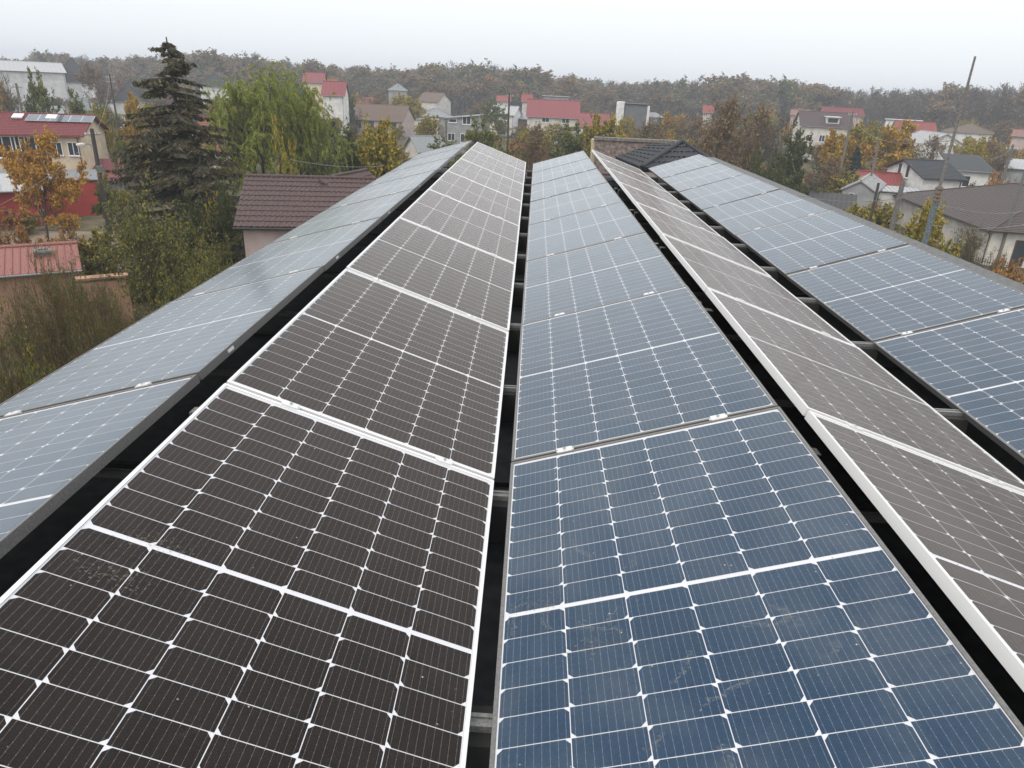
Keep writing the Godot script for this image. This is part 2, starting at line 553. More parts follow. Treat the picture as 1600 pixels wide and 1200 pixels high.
func window(parent: Node, p: Vector3, right: Vector3, nrm: Vector3, w: float, h: float, frame := "window_white", panes := 2, called := "window"):
	# p: centre of the lower edge on the wall face
	var t := Transform3D(Basis(right, Vector3.UP, nrm), p)
	var fr := MB.new()
	var e := clampf(w * 0.07, 0.05, 0.09)
	fr.box(Vector3(-w / 2, 0, 0.002), Vector3(-w / 2 + e, h, 0.06)); fr.box(Vector3(w / 2 - e, 0, 0.002), Vector3(w / 2, h, 0.06))
	fr.box(Vector3(-w / 2 + e, 0, 0.002), Vector3(w / 2 - e, e, 0.058)); fr.box(Vector3(-w / 2 + e, h - e, 0.002), Vector3(w / 2 - e, h, 0.058))
	for k in range(1, panes):
		var x := -w / 2 + w * k / panes
		fr.box(Vector3(x - e * 0.45, e, 0.002), Vector3(x + e * 0.45, h - e, 0.052))
	var o := part(called, fr.mesh(mats[frame]), parent, t)
	var inner := (w - 2 * e) / panes
	for k in panes:
		var pn := MB.new()
		var x := -w / 2 + e + inner * k
		pn.quad(Vector3(x, e * 0.9, 0.022), Vector3(x + inner, e * 0.9, 0.022), Vector3(x + inner, h - e * 0.9, 0.022), Vector3(x, h - e * 0.9, 0.022))
		part("pane", pn.mesh(mats.pane), o)
	if called == "window":
		var sl := MB.new()
		sl.box(Vector3(-w / 2 - 0.06, -0.06, 0.002), Vector3(w / 2 + 0.06, -0.003, 0.13))
		part("sill", sl.mesh(mats.window_white), o)

func chimney(parent: Node, p: Vector3, h: float, s: float, m: Material):
	var mb := MB.new()
	mb.box(Vector3(-s, -0.8, -s), Vector3(s, h, s)); mb.box(Vector3(-s * 1.25, h, -s * 1.25), Vector3(s * 1.25, h + 0.1, s * 1.25))
	mb.box(Vector3(-s * 0.6, h + 0.1, -s * 0.6), Vector3(s * 0.6, h + 0.18, s * 0.6))
	part("chimney", mb.mesh(m), parent, Transform3D(Basis.IDENTITY, p))

# spec: l, r = [pixel x, distance] of the front eave corners (or el, er = pixels on the level eh), ye, yr = pixel y of eave and ridge,
# depth, type (gable = ridge along the front, end = gable end in front, hip, shed, flat), wall, roof, style, win = [face, u, v, w, h]
func house(called: String, label: String, s: Dictionary) -> Node3D:
	var pl: Vector3; var pr: Vector3; var eh: float
	if s.has("el"):
		eh = s.eh
		pl = flat(on_level(s.el[0], s.el[1], eh)); pr = flat(on_level(s.er[0], s.er[1], eh))
	else:
		var xm: float = (s.xl + s.xr) / 2.0
		var c0 := at(xm, s.ye, s.d) if s.has("d") else on_level(xm, s.ye, s.eh)
		eh = c0.y
		c0 = flat(c0)
		var e0 := flat(EYE)
		var face := (e0 - c0).normalized().rotated(Vector3.UP, deg_to_rad(-s.get("yaw", 0.0)))
		var ln := Vector3.UP.cross(face).normalized()                  # to the right along the front
		var hit := func(px: float) -> Vector3:
			var dr := flat(at(px, s.ye, 10.0)) - e0
			var den := dr.x * ln.z - dr.z * ln.x
			var q := c0 - e0
			return c0 + ln * ((q.x * dr.z - q.z * dr.x) / den)
		pl = hit.call(s.xl); pr = hit.call(s.xr)
	eh = maxf(eh, 1.8)
	var X := (pr - pl).normalized()
	var w := (pr - pl).length()
	var Z := X.cross(Vector3.UP)
	var dep: float = s.depth
	var typ: String = s.get("type", "gable")
	var mid := (pl + pr) * 0.5 - Z * (dep / 2 if typ != "end" else 0.0)
	var dist := Vector2(mid.x - EYE.x, mid.z - EYE.z).length()
	var rh := eh
	if s.has("yr"): rh = maxf(eh + 0.3, at(s.get("rx", (s.xl + s.xr) / 2.0 if s.has("xl") else s.er[0]), s.yr, dist).y)
	if s.has("rise"): rh = eh + s.rise
	var o := thing(called, label, s.get("cat", "house"), Transform3D(Basis(X, Vector3.UP, Z), pl), s.get("group", ""))
	footprints.append([(pl + pr) * 0.5 - Z * dep / 2, maxf(w, dep) * 0.62 + 0.5, called.replace("_", " "), pl, pr, eh, Z])
	var wm: Material = mats[s.wall]
	var rm: Material = mats[s.roof]
	var ov: float = s.get("over", 0.35)
	var style: String = s.get("style", "tile")
	var course: float = s.get("course", 0.36)
	var wave: float = s.get("wave", 0.0)
	var split: bool = s.get("split", false)
	var base: float = s.get("base", 0.0)
	var wb := MB.new()
	wb.quad(Vector3(0, base, 0), Vector3(w, base, 0), Vector3(w, eh, 0), Vector3(0, eh, 0))
	wb.quad(Vector3(w, base, -dep), Vector3(0, base, -dep), Vector3(0, eh, -dep), Vector3(w, eh, -dep))
	wb.quad(Vector3(w, base, 0), Vector3(w, base, -dep), Vector3(w, eh, -dep), Vector3(w, eh, 0))
	wb.quad(Vector3(0, base, -dep), Vector3(0, base, 0), Vector3(0, eh, 0), Vector3(0, eh, -dep))
	var quads := []
	var k := (rh - eh) / (dep / 2) if typ != "end" else (rh - eh) / (w / 2)
	if typ == "gable":
		wb.tri(Vector3(w, eh, 0), Vector3(w, eh, -dep), Vector3(w, rh, -dep / 2)); wb.tri(Vector3(0, eh, -dep), Vector3(0, eh, 0), Vector3(0, rh, -dep / 2))
		quads.append([Vector3(-ov, eh - k * ov, ov), Vector3(w + ov, eh - k * ov, ov), Vector3(w + ov, rh, -dep / 2), Vector3(-ov, rh, -dep / 2)])
		quads.append([Vector3(w + ov, eh - k * ov, -dep - ov), Vector3(-ov, eh - k * ov, -dep - ov), Vector3(-ov, rh, -dep / 2), Vector3(w + ov, rh, -dep / 2)])
	elif typ == "end":
		wb.tri(Vector3(0, eh, 0), Vector3(w, eh, 0), Vector3(w / 2, rh, 0)); wb.tri(Vector3(w, eh, -dep), Vector3(0, eh, -dep), Vector3(w / 2, rh, -dep))
		quads.append([Vector3(-ov, eh - k * ov, -dep - ov), Vector3(-ov, eh - k * ov, ov), Vector3(w / 2, rh, ov), Vector3(w / 2, rh, -dep - ov)])
		quads.append([Vector3(w + ov, eh - k * ov, ov), Vector3(w + ov, eh - k * ov, -dep - ov), Vector3(w / 2, rh, -dep - ov), Vector3(w / 2, rh, ov)])
	elif typ == "hip":
		var ri := minf(dep / 2, w / 2 - 0.2)
		var e := eh - k * ov
		var A := Vector3(-ov, e, ov); var B := Vector3(w + ov, e, ov); var C := Vector3(w + ov, e, -dep - ov); var D := Vector3(-ov, e, -dep - ov)
		var P := Vector3(ri, rh, -dep / 2); var Q := Vector3(w - ri, rh, -dep / 2)
		quads = [[A, B, Q, P], [B, C, Q, Q], [C, D, P, Q], [D, A, P, P]]
	elif typ == "shed":
		wb.tri(Vector3(w, eh, 0), Vector3(w, eh, -dep), Vector3(w, rh, -dep)); wb.tri(Vector3(0, eh, -dep), Vector3(0, eh, 0), Vector3(0, rh, -dep))
		wb.quad(Vector3(w, eh, -dep), Vector3(0, eh, -dep), Vector3(0, rh, -dep), Vector3(w, rh, -dep))
		var ks := (rh - eh) / dep
		quads.append([Vector3(-ov, eh - ks * ov, ov), Vector3(w + ov, eh - ks * ov, ov), Vector3(w + ov, rh + ks * ov, -dep - ov), Vector3(-ov, rh + ks * ov, -dep - ov)])
	elif typ == "side":                                               # falls to the left
		wb.tri(Vector3(0, eh, 0), Vector3(w, eh, 0), Vector3(w, rh, 0)); wb.tri(Vector3(w, eh, -dep), Vector3(0, eh, -dep), Vector3(w, rh, -dep))
		wb.quad(Vector3(w, eh, 0), Vector3(w, eh, -dep), Vector3(w, rh, -dep), Vector3(w, rh, 0))
		quads.append([Vector3(-ov, eh, -dep - ov), Vector3(-ov, eh, ov), Vector3(w + ov, rh, ov), Vector3(w + ov, rh, -dep - ov)])
	else:
		quads.append([Vector3(-ov, eh + 0.12, ov), Vector3(w + ov, eh + 0.12, ov), Vector3(w + ov, eh + 0.16, -dep - ov), Vector3(-ov, eh + 0.16, -dep - ov)])
	part("wall", wb.mesh(wm), o)
	var rs := []
	for qd in quads:
		for y in 4: qd[y] += Vector3(0, 0.1, 0)
		var m := slope(qd[0], qd[1], qd[2], qd[3], style, course, wave, 0.09, split)
		var r := part("roof", m[m.size() - 1].mesh(rm), o)
		for y in m.size() - 1: part("tile_course" if style == "tile" else "roof_sheet", m[y].mesh(rm), r)
		rs.append(r)
	var cap_lines := []
	if typ == "gable": cap_lines = [[quads[0][3], quads[0][2]]]
	elif typ == "end": cap_lines = [[quads[0][2], quads[0][3]]]
	elif typ == "hip": cap_lines = [[quads[0][3], quads[0][2]], [quads[0][0], quads[0][3]], [quads[0][1], quads[0][2]], [quads[2][0], quads[2][3]], [quads[2][1], quads[2][2]]]
	for cln in cap_lines:
		if (cln[1] - cln[0]).length() < 0.1: continue
		var cb := MB.new()
		cb.tube(PackedVector3Array([cln[0] + Vector3(0, 0.03, 0), cln[1] + Vector3(0, 0.03, 0)]), PackedFloat32Array([0.085, 0.085]), 7)
		part("ridge_cap", cb.mesh(rm), rs[0])
	if s.get("gutter", true) and typ in ["gable", "hip", "shed"]:
		var gb := MB.new()
		var g0: Vector3 = quads[0][0] + Vector3(0, -0.06, 0.055)
		var g1: Vector3 = quads[0][1] + Vector3(0, -0.06, 0.055)
		gb.tube(PackedVector3Array([g0, g1]), PackedFloat32Array([0.055, 0.055]), 7)
		var gx := w - 0.25
		gb.tube(PackedVector3Array([Vector3(gx, g0.y, g0.z), Vector3(gx, g0.y - 0.3, 0.06), Vector3(gx, base + 0.1, 0.06)]), PackedFloat32Array([0.04, 0.04, 0.04]), 6)
		part("gutter", gb.mesh(mats[s.get("gut", "gutter_grey")]), o)
	for wn in s.get("win", []):
		var f: String = wn[0]
		var pane_n: int = wn[5] if wn.size() > 5 else 2
		var pos := Vector3(w * wn[1], wn[2], 0)
		var rt := Vector3.RIGHT
		var nr := Vector3.BACK
		if f == "r":
			pos = Vector3(w, wn[2], -dep * wn[1]); rt = Vector3.FORWARD; nr = Vector3.RIGHT
		elif f == "l":
			pos = Vector3(0, wn[2], -dep * (1 - wn[1])); rt = Vector3.BACK; nr = Vector3.LEFT
		window(o, pos, rt, nr, wn[3], wn[4], s.get("frame", "window_white"), pane_n)
	for dn in s.get("door", []):
		window(o, Vector3(w * dn[0], base + 0.05, 0), Vector3.RIGHT, Vector3.BACK, dn[1], dn[2], dn[3] if dn.size() > 3 else "window_brown", 1, "door")
	for dm in s.get("dorm", []):                                     # a white dormer set into the front slope
		var db := MB.new()
		var dx: float = w * dm[0]
		var dw: float = dm[1] / 2.0
		var dy := lerpf(eh, rh, 0.62)
		db.box(Vector3(dx - dw, eh + 0.35, -dep / 2 + 0.3), Vector3(dx + dw, dy + 0.2, -dep * 0.1)); db.box(Vector3(dx - dw - 0.2, dy + 0.2, -dep / 2 + 0.3), Vector3(dx + dw + 0.2, dy + 0.36, -dep * 0.06))
		var dn := part("dormer", db.mesh(mats.wall_white), rs[0])
		var pb := MB.new()
		pb.quad(Vector3(dx - dw * 0.75, eh + 0.8, -dep * 0.1 + 0.02), Vector3(dx + dw * 0.75, eh + 0.8, -dep * 0.1 + 0.02), Vector3(dx + dw * 0.75, dy, -dep * 0.1 + 0.02), Vector3(dx - dw * 0.75, dy, -dep * 0.1 + 0.02))
		part("pane", pb.mesh(mats.pane), dn)
	for ch in s.get("chim", []):
		chimney(rs[0], Vector3(w * ch[0], rh - 0.3, -dep * ch[1]), ch[2], 0.3, mats[ch[3] if ch.size() > 3 else "brick"])
	o.set_meta("w", w); o.set_meta("eh", eh); o.set_meta("rh", rh); o.set_meta("dep", dep)
	return o

func strip_helpers():                     # numbers kept on the houses while building
	for o in get_children():
		for k in ["w", "eh", "rh", "dep"]:
			if o.has_meta(k): o.remove_meta(k)

func build_houses():
	var R := func(key, c, sc := 0.5): mat(key, c, 0.75, "streak", sc)
	R.call("tile_red", Color(0.27, 0.045, 0.05)); R.call("tile_brown", Color(0.125, 0.075, 0.07)); R.call("tile_terracotta", Color(0.36, 0.13, 0.085))
	R.call("tile_old", Color(0.24, 0.165, 0.125), 0.9); R.call("tile_slate", Color(0.045, 0.05, 0.058)); R.call("tile_plum", Color(0.13, 0.085, 0.09))
	R.call("metal_red", Color(0.34, 0.06, 0.05)); R.call("metal_pink", Color(0.36, 0.09, 0.10)); R.call("metal_tin", Color(0.40, 0.43, 0.45)); R.call("metal_white", Color(0.62, 0.63, 0.64))
	R.call("metal_dark", Color(0.06, 0.055, 0.055)); R.call("metal_rust", Color(0.33, 0.16, 0.12)); R.call("slab_grey", Color(0.30, 0.31, 0.32)); R.call("metal_charcoal", Color(0.04, 0.045, 0.05))
	R.call("metal_faded", Color(0.42, 0.165, 0.13), 0.8); R.call("shingle_brown", Color(0.115, 0.085, 0.075), 1.3)
	var W := func(key, c): mat(key, c, 0.95, "plaster", 0.12)
	W.call("wall_cream", Color(0.72, 0.60, 0.43)); W.call("wall_white", Color(0.80, 0.79, 0.76)); W.call("wall_offwhite", Color(0.70, 0.66, 0.60)); W.call("wall_red", Color(0.42, 0.06, 0.05))
	W.call("wall_tan", Color(0.42, 0.25, 0.16)); W.call("wall_pink", Color(0.55, 0.43, 0.40)); W.call("wall_orange", Color(0.52, 0.27, 0.17)); W.call("wall_grey", Color(0.36, 0.37, 0.38))
	W.call("wall_darkgrey", Color(0.16, 0.165, 0.17)); W.call("wall_hall", Color(0.72, 0.72, 0.70)); W.call("wall_beige", Color(0.40, 0.33, 0.30)); W.call("wall_yellow", Color(0.60, 0.50, 0.34)); W.call("wall_brown", Color(0.2, 0.14, 0.1))
	# ---- left
	house("warehouse", "long white sheet metal warehouse with a low pale roof", {"xl": -90, "xr": 100, "d": 230, "ye": 110, "yr": 97, "rx": 40, "depth": 26.0, "wall": "wall_hall", "roof": "metal_white", "style": "rib", "course": 1.0, "cat": "warehouse", "over": 0.5, "win": [["f", 0.72, 3.2, 2.0, 1.0]]})
	house("slate_roofed_house", "white house under a big dark slate hip roof beside the warehouse", {"xl": 84, "xr": 149, "d": 240, "ye": 128, "yr": 92, "depth": 14.0, "type": "hip", "wall": "wall_white", "roof": "tile_slate", "win": [["f", 0.7, 1.2, 1.4, 1.4]]})
	house("garden_shed", "low shed with a pale weathered gable behind the cream house", {"xl": 92, "xr": 124, "eh": 3.0, "yaw": 20, "ye": 172, "yr": 156, "type": "end", "depth": 9.0, "wall": "wall_beige", "roof": "metal_tin", "style": "rib", "course": 0.6, "cat": "shed"})
	house("garden_shed", "flat pale grey shed roof behind the red tiled ridge", {"xl": 62, "xr": 100, "eh": 3.0, "ye": 178, "yr": 168, "type": "shed", "depth": 8.0, "wall": "wall_offwhite", "roof": "metal_tin", "style": "rib", "course": 0.6, "cat": "shed"})
	house("white_annex", "small white flat annex below the slate roofed house", {"xl": 140, "xr": 196, "eh": 3.4, "ye": 160, "type": "flat", "depth": 8.0, "wall": "wall_white", "roof": "metal_white", "style": "rib", "course": 0.8, "win": [["f", 0.3, 1.0, 1.2, 1.2]]})
	house("slate_roofed_house", "house with a dark slate hip roof and brick chimney seen left of the spruce", {"xl": 178, "xr": 226, "d": 185, "ye": 158, "yr": 131, "type": "hip", "depth": 11.0, "wall": "wall_white", "roof": "tile_slate", "chim": [[0.25, 0.3, 0.8]]})
	var cream := house("cream_house", "two storey cream house with a red tiled roof, skylights and rooftop solar arrays", {"xl": -80, "xr": 124, "eh": 5.9, "yaw": 18, "ye": 209, "yr": 181, "rx": 146, "depth": 9.5, "wall": "wall_cream", "roof": "tile_red", "gut": "metal_red", "over": 0.45, "wave": 0.24, "course": 0.38,
		"win": [["f", 0.80, 4.0, 0.95, 1.25], ["f", 0.93, 4.0, 0.95, 1.25], ["f", 0.88, 1.0, 1.2, 1.2], ["f", 0.60, 3.7, 2.6, 2.0, 3], ["f", 0.42, 3.7, 2.2, 2.0, 3], ["f", 0.6, 1.0, 1.2, 1.2]]})
	rooftop_arrays(cream)
	house("red_workshop", "low workshop with crimson painted walls and a grey roof edge by the utility pole", {"xl": -70, "xr": 152, "d": 73, "yaw": 6, "ye": 286, "type": "flat", "depth": 7.0, "wall": "wall_red", "roof": "slab_grey", "style": "plain", "cat": "workshop", "over": 0.12, "door": [[0.36, 1.0, 2.1]], "win": [["f", 0.47, 1.0, 1.0, 0.9]]})
	house("lean_to", "faded red metal lean to roof behind the crimson workshop", {"xl": 124, "xr": 192, "d": 82, "ye": 283, "yr": 256, "type": "shed", "depth": 6.0, "wall": "wall_grey", "roof": "metal_pink", "style": "rib", "course": 0.8, "cat": "shed"})
	house("canopy_roof", "pale translucent canopy roof in front of the crimson workshop behind the orange tree", {"xl": -60, "xr": 60, "eh": 2.8, "ye": 299, "yr": 280, "type": "shed", "depth": 4.0, "wall": "wall_red", "roof": "metal_white", "style": "rib", "course": 0.8, "cat": "shed"})
	house("tin_roofed_outbuilding", "low tan outbuilding with a faded pinkish red ribbed roof and stubby chimney", {"xl": -60, "xr": 118, "eh": 3.0, "yaw": 4, "ye": 428, "yr": 386, "rx": 70, "depth": 6.5, "wall": "wall_tan", "roof": "metal_faded", "style": "rib", "course": 0.3, "cat": "outbuilding", "chim": [[0.72, 0.3, 0.35, "concrete"]], "over": 0.3})
	house("garden_wall", "plain tan plastered wall running on from the tin roofed outbuilding", {"xl": 119, "xr": 200, "eh": 2.6, "ye": 440, "type": "flat", "depth": 0.3, "wall": "wall_tan", "roof": "wall_tan", "style": "plain", "cat": "wall", "over": 0.06})
	var brown := house("brown_roofed_house", "pinkish house close by with a pressed metal roof of chocolate brown tiles", {"xl": 379, "xr": 575, "d": 31.5, "yaw": 7, "ye": 352, "yr": 281, "rx": 450, "depth": 6.4, "wall": "wall_pink", "roof": "tile_brown", "wave": 0.21, "course": 0.37, "split": true, "gut": "metal_dark", "over": 0.32, "frame": "window_brown", "win": [["f", 0.30, 3.9, 1.3, 1.3]]})
	brown_wing(brown)
	# ---- behind the spruce and the willow
	house("terracotta_roof_house", "house with an orange terracotta roof half hidden behind the spruce", {"xl": 318, "xr": 384, "eh": 3.2, "ye": 236, "yr": 186, "depth": 9.0, "wall": "wall_offwhite", "roof": "tile_terracotta", "wave": 0.25})
	house("terracotta_roof_house", "small orange terracotta roof behind the spruce top, beyond the larger terracotta one", {"xl": 330, "xr": 372, "eh": 4.0, "ye": 178, "yr": 163, "depth": 8.0, "wall": "wall_white", "roof": "tile_terracotta"})
	house("mansard_house", "white house with a dark mansard roof and roof windows by the spruce", {"xl": 312, "xr": 362, "d": 200, "ye": 134, "yr": 116, "type": "hip", "depth": 12.0, "wall": "wall_white", "roof": "tile_slate", "win": [["f", 0.3, 1.5, 1.4, 1.4], ["f", 0.7, 1.5, 1.4, 1.4]]})
	house("red_roofed_house", "far cream house with a red gable rising above the willow", {"xl": 474, "xr": 505, "d": 215, "yaw": 8, "ye": 128, "yr": 114, "depth": 7.0, "wall": "wall_cream", "roof": "metal_pink", "style": "rib", "course": 0.8})
	house("red_roofed_house", "white gabled house with a red sheet roof just right of the willow", {"xl": 504, "xr": 537, "d": 165, "yaw": 10, "ye": 148, "yr": 128, "depth": 6.0, "wall": "wall_white", "roof": "metal_pink", "style": "rib", "course": 0.8, "win": [["f", 0.5, 1.2, 1.3, 1.4]]})
	house("orange_house", "narrow orange walled house behind the two red gables", {"xl": 505, "xr": 528, "d": 225, "ye": 121, "type": "flat", "depth": 9.0, "wall": "wall_orange", "roof": "metal_rust", "style": "plain"})
	house("low_red_roof_house", "low house with a long red sheet roof behind the old brown tiled roof", {"xl": 534, "xr": 590, "eh": 3.4, "yaw": 10, "ye": 163, "yr": 150, "type": "shed", "depth": 9.0, "wall": "wall_offwhite", "roof": "metal_pink", "style": "rib", "course": 0.8})
	house("old_tiled_house", "old house with a weathered brown clay tile roof and pale pink gable", {"xl": 548, "xr": 628, "eh": 3.6, "yaw": 20, "ye": 187, "yr": 166, "rx": 632, "depth": 9.5, "wall": "wall_pink", "roof": "tile_old", "wave": 0.3, "frame": "window_brown", "win": [["f", 0.15, 1.6, 1.3, 1.7], ["f", 0.4, 1.6, 1.3, 1.7], ["f", 0.8, 1.6, 2.2, 1.5]]})
	house("white_carport", "white walled carport with a red back panel beside the pale pink gable", {"xl": 646, "xr": 684, "eh": 3.2, "ye": 188, "type": "flat", "depth": 6.0, "wall": "wall_white", "roof": "metal_white", "style": "plain", "cat": "carport", "door": [[0.45, 3.2, 2.6, "metal_rust"]]})
	house("tin_gable_shed", "small shed with a shiny tin gable roof beyond the panel row end", {"xl": 655, "xr": 697, "eh": 3.2, "yaw": -25, "ye": 236, "yr": 214, "depth": 5.0, "wall": "wall_offwhite", "roof": "metal_tin", "style": "rib", "course": 0.25, "cat": "shed"})
	house("grey_block_house", "bare grey two storey house with a sloping flat roof and four windows", {"xl": 694, "xr": 746, "eh": 5.8, "yaw": 8, "ye": 187, "rise": 0.8, "type": "side", "depth": 8.0, "wall": "wall_grey", "roof": "slab_grey", "style": "plain", "win": [["f", 0.26, 5.2, 1.5, 0.7, 1], ["f", 0.68, 5.0, 1.6, 1.5], ["f", 0.22, 2.0, 1.4, 1.4], ["f", 0.62, 1.8, 1.6, 1.6]]})
	house("tin_roof_sheds", "row of low tin roofed sheds behind the grey two storey house", {"xl": 655, "xr": 706, "eh": 2.8, "ye": 182, "yr": 170, "type": "hip", "depth": 8.0, "wall": "wall_grey", "roof": "metal_tin", "style": "rib", "course": 0.6, "cat": "shed"})
	house("bungalow", "bungalow with a brown roof and white gable at the wood's edge", {"xl": 653, "xr": 684, "d": 235, "yaw": 25, "ye": 158, "yr": 145, "depth": 10.0, "wall": "wall_offwhite", "roof": "tile_old", "win": [["f", 0.4, 0.9, 1.2, 1.3]]})
	house("flat_house", "pale flat roofed house below the wood, left of the bungalow", {"xl": 607, "xr": 636, "d": 280, "ye": 141, "yr": 131, "type": "hip", "depth": 10.0, "wall": "wall_grey", "roof": "slab_grey", "style": "plain", "win": [["f", 0.5, 2.2, 2.2, 1.3, 3]]})
	house("white_gable_house", "white house with a rust stained pale roof left of the crimson pink roof", {"xl": 766, "xr": 803, "eh": 5.2, "yaw": 15, "ye": 179, "yr": 166, "depth": 8.0, "wall": "wall_white", "roof": "metal_white", "style": "rib", "course": 0.7, "win": [["f", 0.35, 2.6, 1.3, 1.3], ["f", 0.7, 2.6, 1.3, 1.3], ["f", 0.5, 0.4, 2.4, 1.6]]})
	house("pink_roofed_house", "large cream house with a steep crimson pink sheet metal roof", {"xl": 824, "xr": 904, "eh": 5.8, "yaw": 0, "ye": 183, "yr": 157, "depth": 11.0, "wall": "wall_offwhite", "roof": "metal_pink", "style": "rib", "course": 0.5, "win": [["f", 0.36, 4.6, 1.7, 1.0], ["f", 0.75, 4.6, 1.7, 1.0], ["f", 0.2, 1.0, 3.2, 1.8, 3]]})
	house("pink_roofed_annex", "lower annex with a crimson pink roof joined to the large cream house", {"xl": 906, "xr": 950, "eh": 3.4, "ye": 198, "yr": 178, "depth": 10.0, "wall": "wall_white", "roof": "metal_pink", "style": "rib", "course": 0.5, "win": [["f", 0.2, 1.6, 1.4, 1.5]]})
	house("brick_outhouse", "narrow brown outhouse with a grey roof left of the large cream house", {"xl": 808, "xr": 823, "eh": 4.2, "ye": 186, "yr": 177, "type": "shed", "depth": 7.0, "wall": "wall_brown", "roof": "metal_tin", "style": "rib", "course": 0.5, "cat": "shed"})
	house("far_red_roof", "small far red roof left of the tall dark pole", {"xl": 777, "xr": 797, "d": 235, "ye": 158, "yr": 150, "depth": 9.0, "wall": "wall_offwhite", "roof": "metal_red", "style": "rib", "course": 0.8})
	house("far_red_roof", "small far red roof just behind the crimson pink roof's left end", {"xl": 816, "xr": 831, "d": 225, "ye": 159, "yr": 148, "depth": 9.0, "wall": "wall_offwhite", "roof": "metal_red", "style": "rib", "course": 0.8})
	house("far_grey_house", "far grey house with a flat slab roof behind the crimson pink roof", {"xl": 849, "xr": 889, "d": 215, "ye": 152, "type": "flat", "depth": 10.0, "wall": "wall_grey", "roof": "slab_grey", "style": "plain", "win": [["f", 0.8, 3.2, 2.4, 1.6, 2]]})
	# ---- centre right
	var mod := house("modern_house", "modern house with white end walls framing a dark upper storey under a sloping roof", {"xl": 976, "xr": 1012, "d": 185, "ye": 164, "rise": 0.0, "type": "flat", "depth": 9.0, "wall": "wall_darkgrey", "roof": "metal_charcoal", "style": "rib", "course": 0.6})
	var mbx := MB.new()
	mbx.box(Vector3(-1.9, 0, -8.5), Vector3(-0.05, mod.get_meta("eh") + 0.5, 0.6))
	part("white_end_wall", mbx.mesh(mats.wall_white), mod)
	mbx = MB.new()
	mbx.box(Vector3(mod.get_meta("w") + 0.03, 0, -8.5), Vector3(mod.get_meta("w") + 0.6, mod.get_meta("eh") - 0.2, 0.6))
	part("white_end_wall", mbx.mesh(mats.wall_white), mod)
	house("grey_concrete_house", "pale grey concrete house stepped in front of the modern house", {"xl": 990, "xr": 1036, "eh": 5.0, "yaw": -15, "ye": 183, "rise": 1.0, "type": "shed", "depth": 9.0, "wall": "wall_grey", "roof": "slab_grey", "style": "plain", "win": [["f", 0.4, 3.0, 1.4, 1.2]]})
	house("far_red_roof", "lone far red roof among bare trees right of the modern house", {"xl": 1099, "xr": 1113, "d": 215, "ye": 176, "yr": 165, "depth": 9.0, "wall": "wall_offwhite", "roof": "metal_red", "style": "rib", "course": 0.8})
	house("plum_roofed_house", "long house with a plum brown roof and a white dormer", {"xl": 1252, "xr": 1332, "d": 172, "yaw": -10, "ye": 198, "yr": 176, "depth": 11.0, "wall": "wall_offwhite", "roof": "tile_plum", "win": [["f", 0.2, 3.7, 1.2, 1.4], ["f", 0.45, 3.7, 1.2, 1.4], ["f", 0.7, 3.7, 1.2, 1.4], ["f", 0.88, 3.7, 1.0, 1.4], ["f", 0.3, 0.9, 1.2, 1.4]], "dorm": [[0.62, 2.6]]})
	house("far_brown_roof_house", "far house with a red brown roof behind the plum roofed house", {"xl": 1287, "xr": 1350, "d": 240, "yaw": -10, "ye": 180, "yr": 169, "depth": 10.0, "wall": "wall_pink", "roof": "tile_red"})
	house("far_brown_roof_house", "far low rust red roof left of the plum roofed house", {"xl": 1236, "xr": 1264, "d": 235, "ye": 180, "yr": 172, "depth": 9.0, "wall": "wall_pink", "roof": "metal_rust", "style": "rib", "course": 0.8})
	house("white_red_house", "white house with a bright crimson roof at the foot of the wood", {"xl": 1400, "xr": 1462, "d": 200, "yaw": -8, "ye": 205, "yr": 191, "depth": 9.0, "wall": "wall_white", "roof": "metal_red", "style": "rib", "course": 0.6, "win": [["f", 0.3, 0.8, 1.4, 1.3]]})
	house("white_block", "white flat roofed block against the left end of the crimson roof", {"xl": 1384, "xr": 1440, "d": 216, "ye": 189, "type": "flat", "depth": 6.0, "wall": "wall_white", "roof": "metal_white", "style": "plain"})
	house("brown_hip_bungalow", "white bungalow with a wide red brown hip roof at the wood's edge", {"xl": 1474, "xr": 1552, "d": 214, "ye": 207, "yr": 194, "type": "hip", "depth": 11.0, "wall": "wall_white", "roof": "tile_old", "win": [["f", 0.55, 0.8, 1.6, 1.4], ["f", 0.3, 0.8, 1.3, 1.4]]})
	house("far_red_roof", "reddish far roof at the right of the brown hip bungalow", {"xl": 1582, "xr": 1640, "d": 190, "ye": 214, "yr": 204, "depth": 9.0, "wall": "wall_pink", "roof": "metal_rust", "style": "rib", "course": 0.8})
	house("white_gabled_barn", "white barn with a plain white gable and pale roof behind the small slate roofed house", {"xl": 1432, "xr": 1516, "eh": 3.8, "yaw": -25, "ye": 231, "yr": 208, "type": "end", "rx": 1452, "depth": 12.0, "wall": "wall_white", "roof": "metal_white", "style": "rib", "course": 0.8, "cat": "barn"})
	house("far_tin_roof", "pale tin shed roof at the far right beyond the yellow green tree", {"xl": 1570, "xr": 1660, "eh": 3.0, "ye": 266, "yr": 254, "type": "shed", "depth": 8.0, "wall": "wall_grey", "roof": "metal_white", "style": "rib", "course": 0.6, "cat": "shed"})
	var wh := house("white_slate_house", "white house with a steep slate grey roof and paired gable windows", {"xl": 1443, "xr": 1506, "eh": 4.4, "yaw": -32, "ye": 279, "yr": 250, "rx": 1420, "depth": 9.0, "wall": "wall_white", "roof": "tile_slate", "gut": "metal_dark", "win": [["l", 0.42, 4.0, 0.8, 1.5, 1], ["l", 0.62, 4.0, 0.8, 1.5, 1], ["l", 0.85, 1.6, 1.0, 1.2, 1]]})
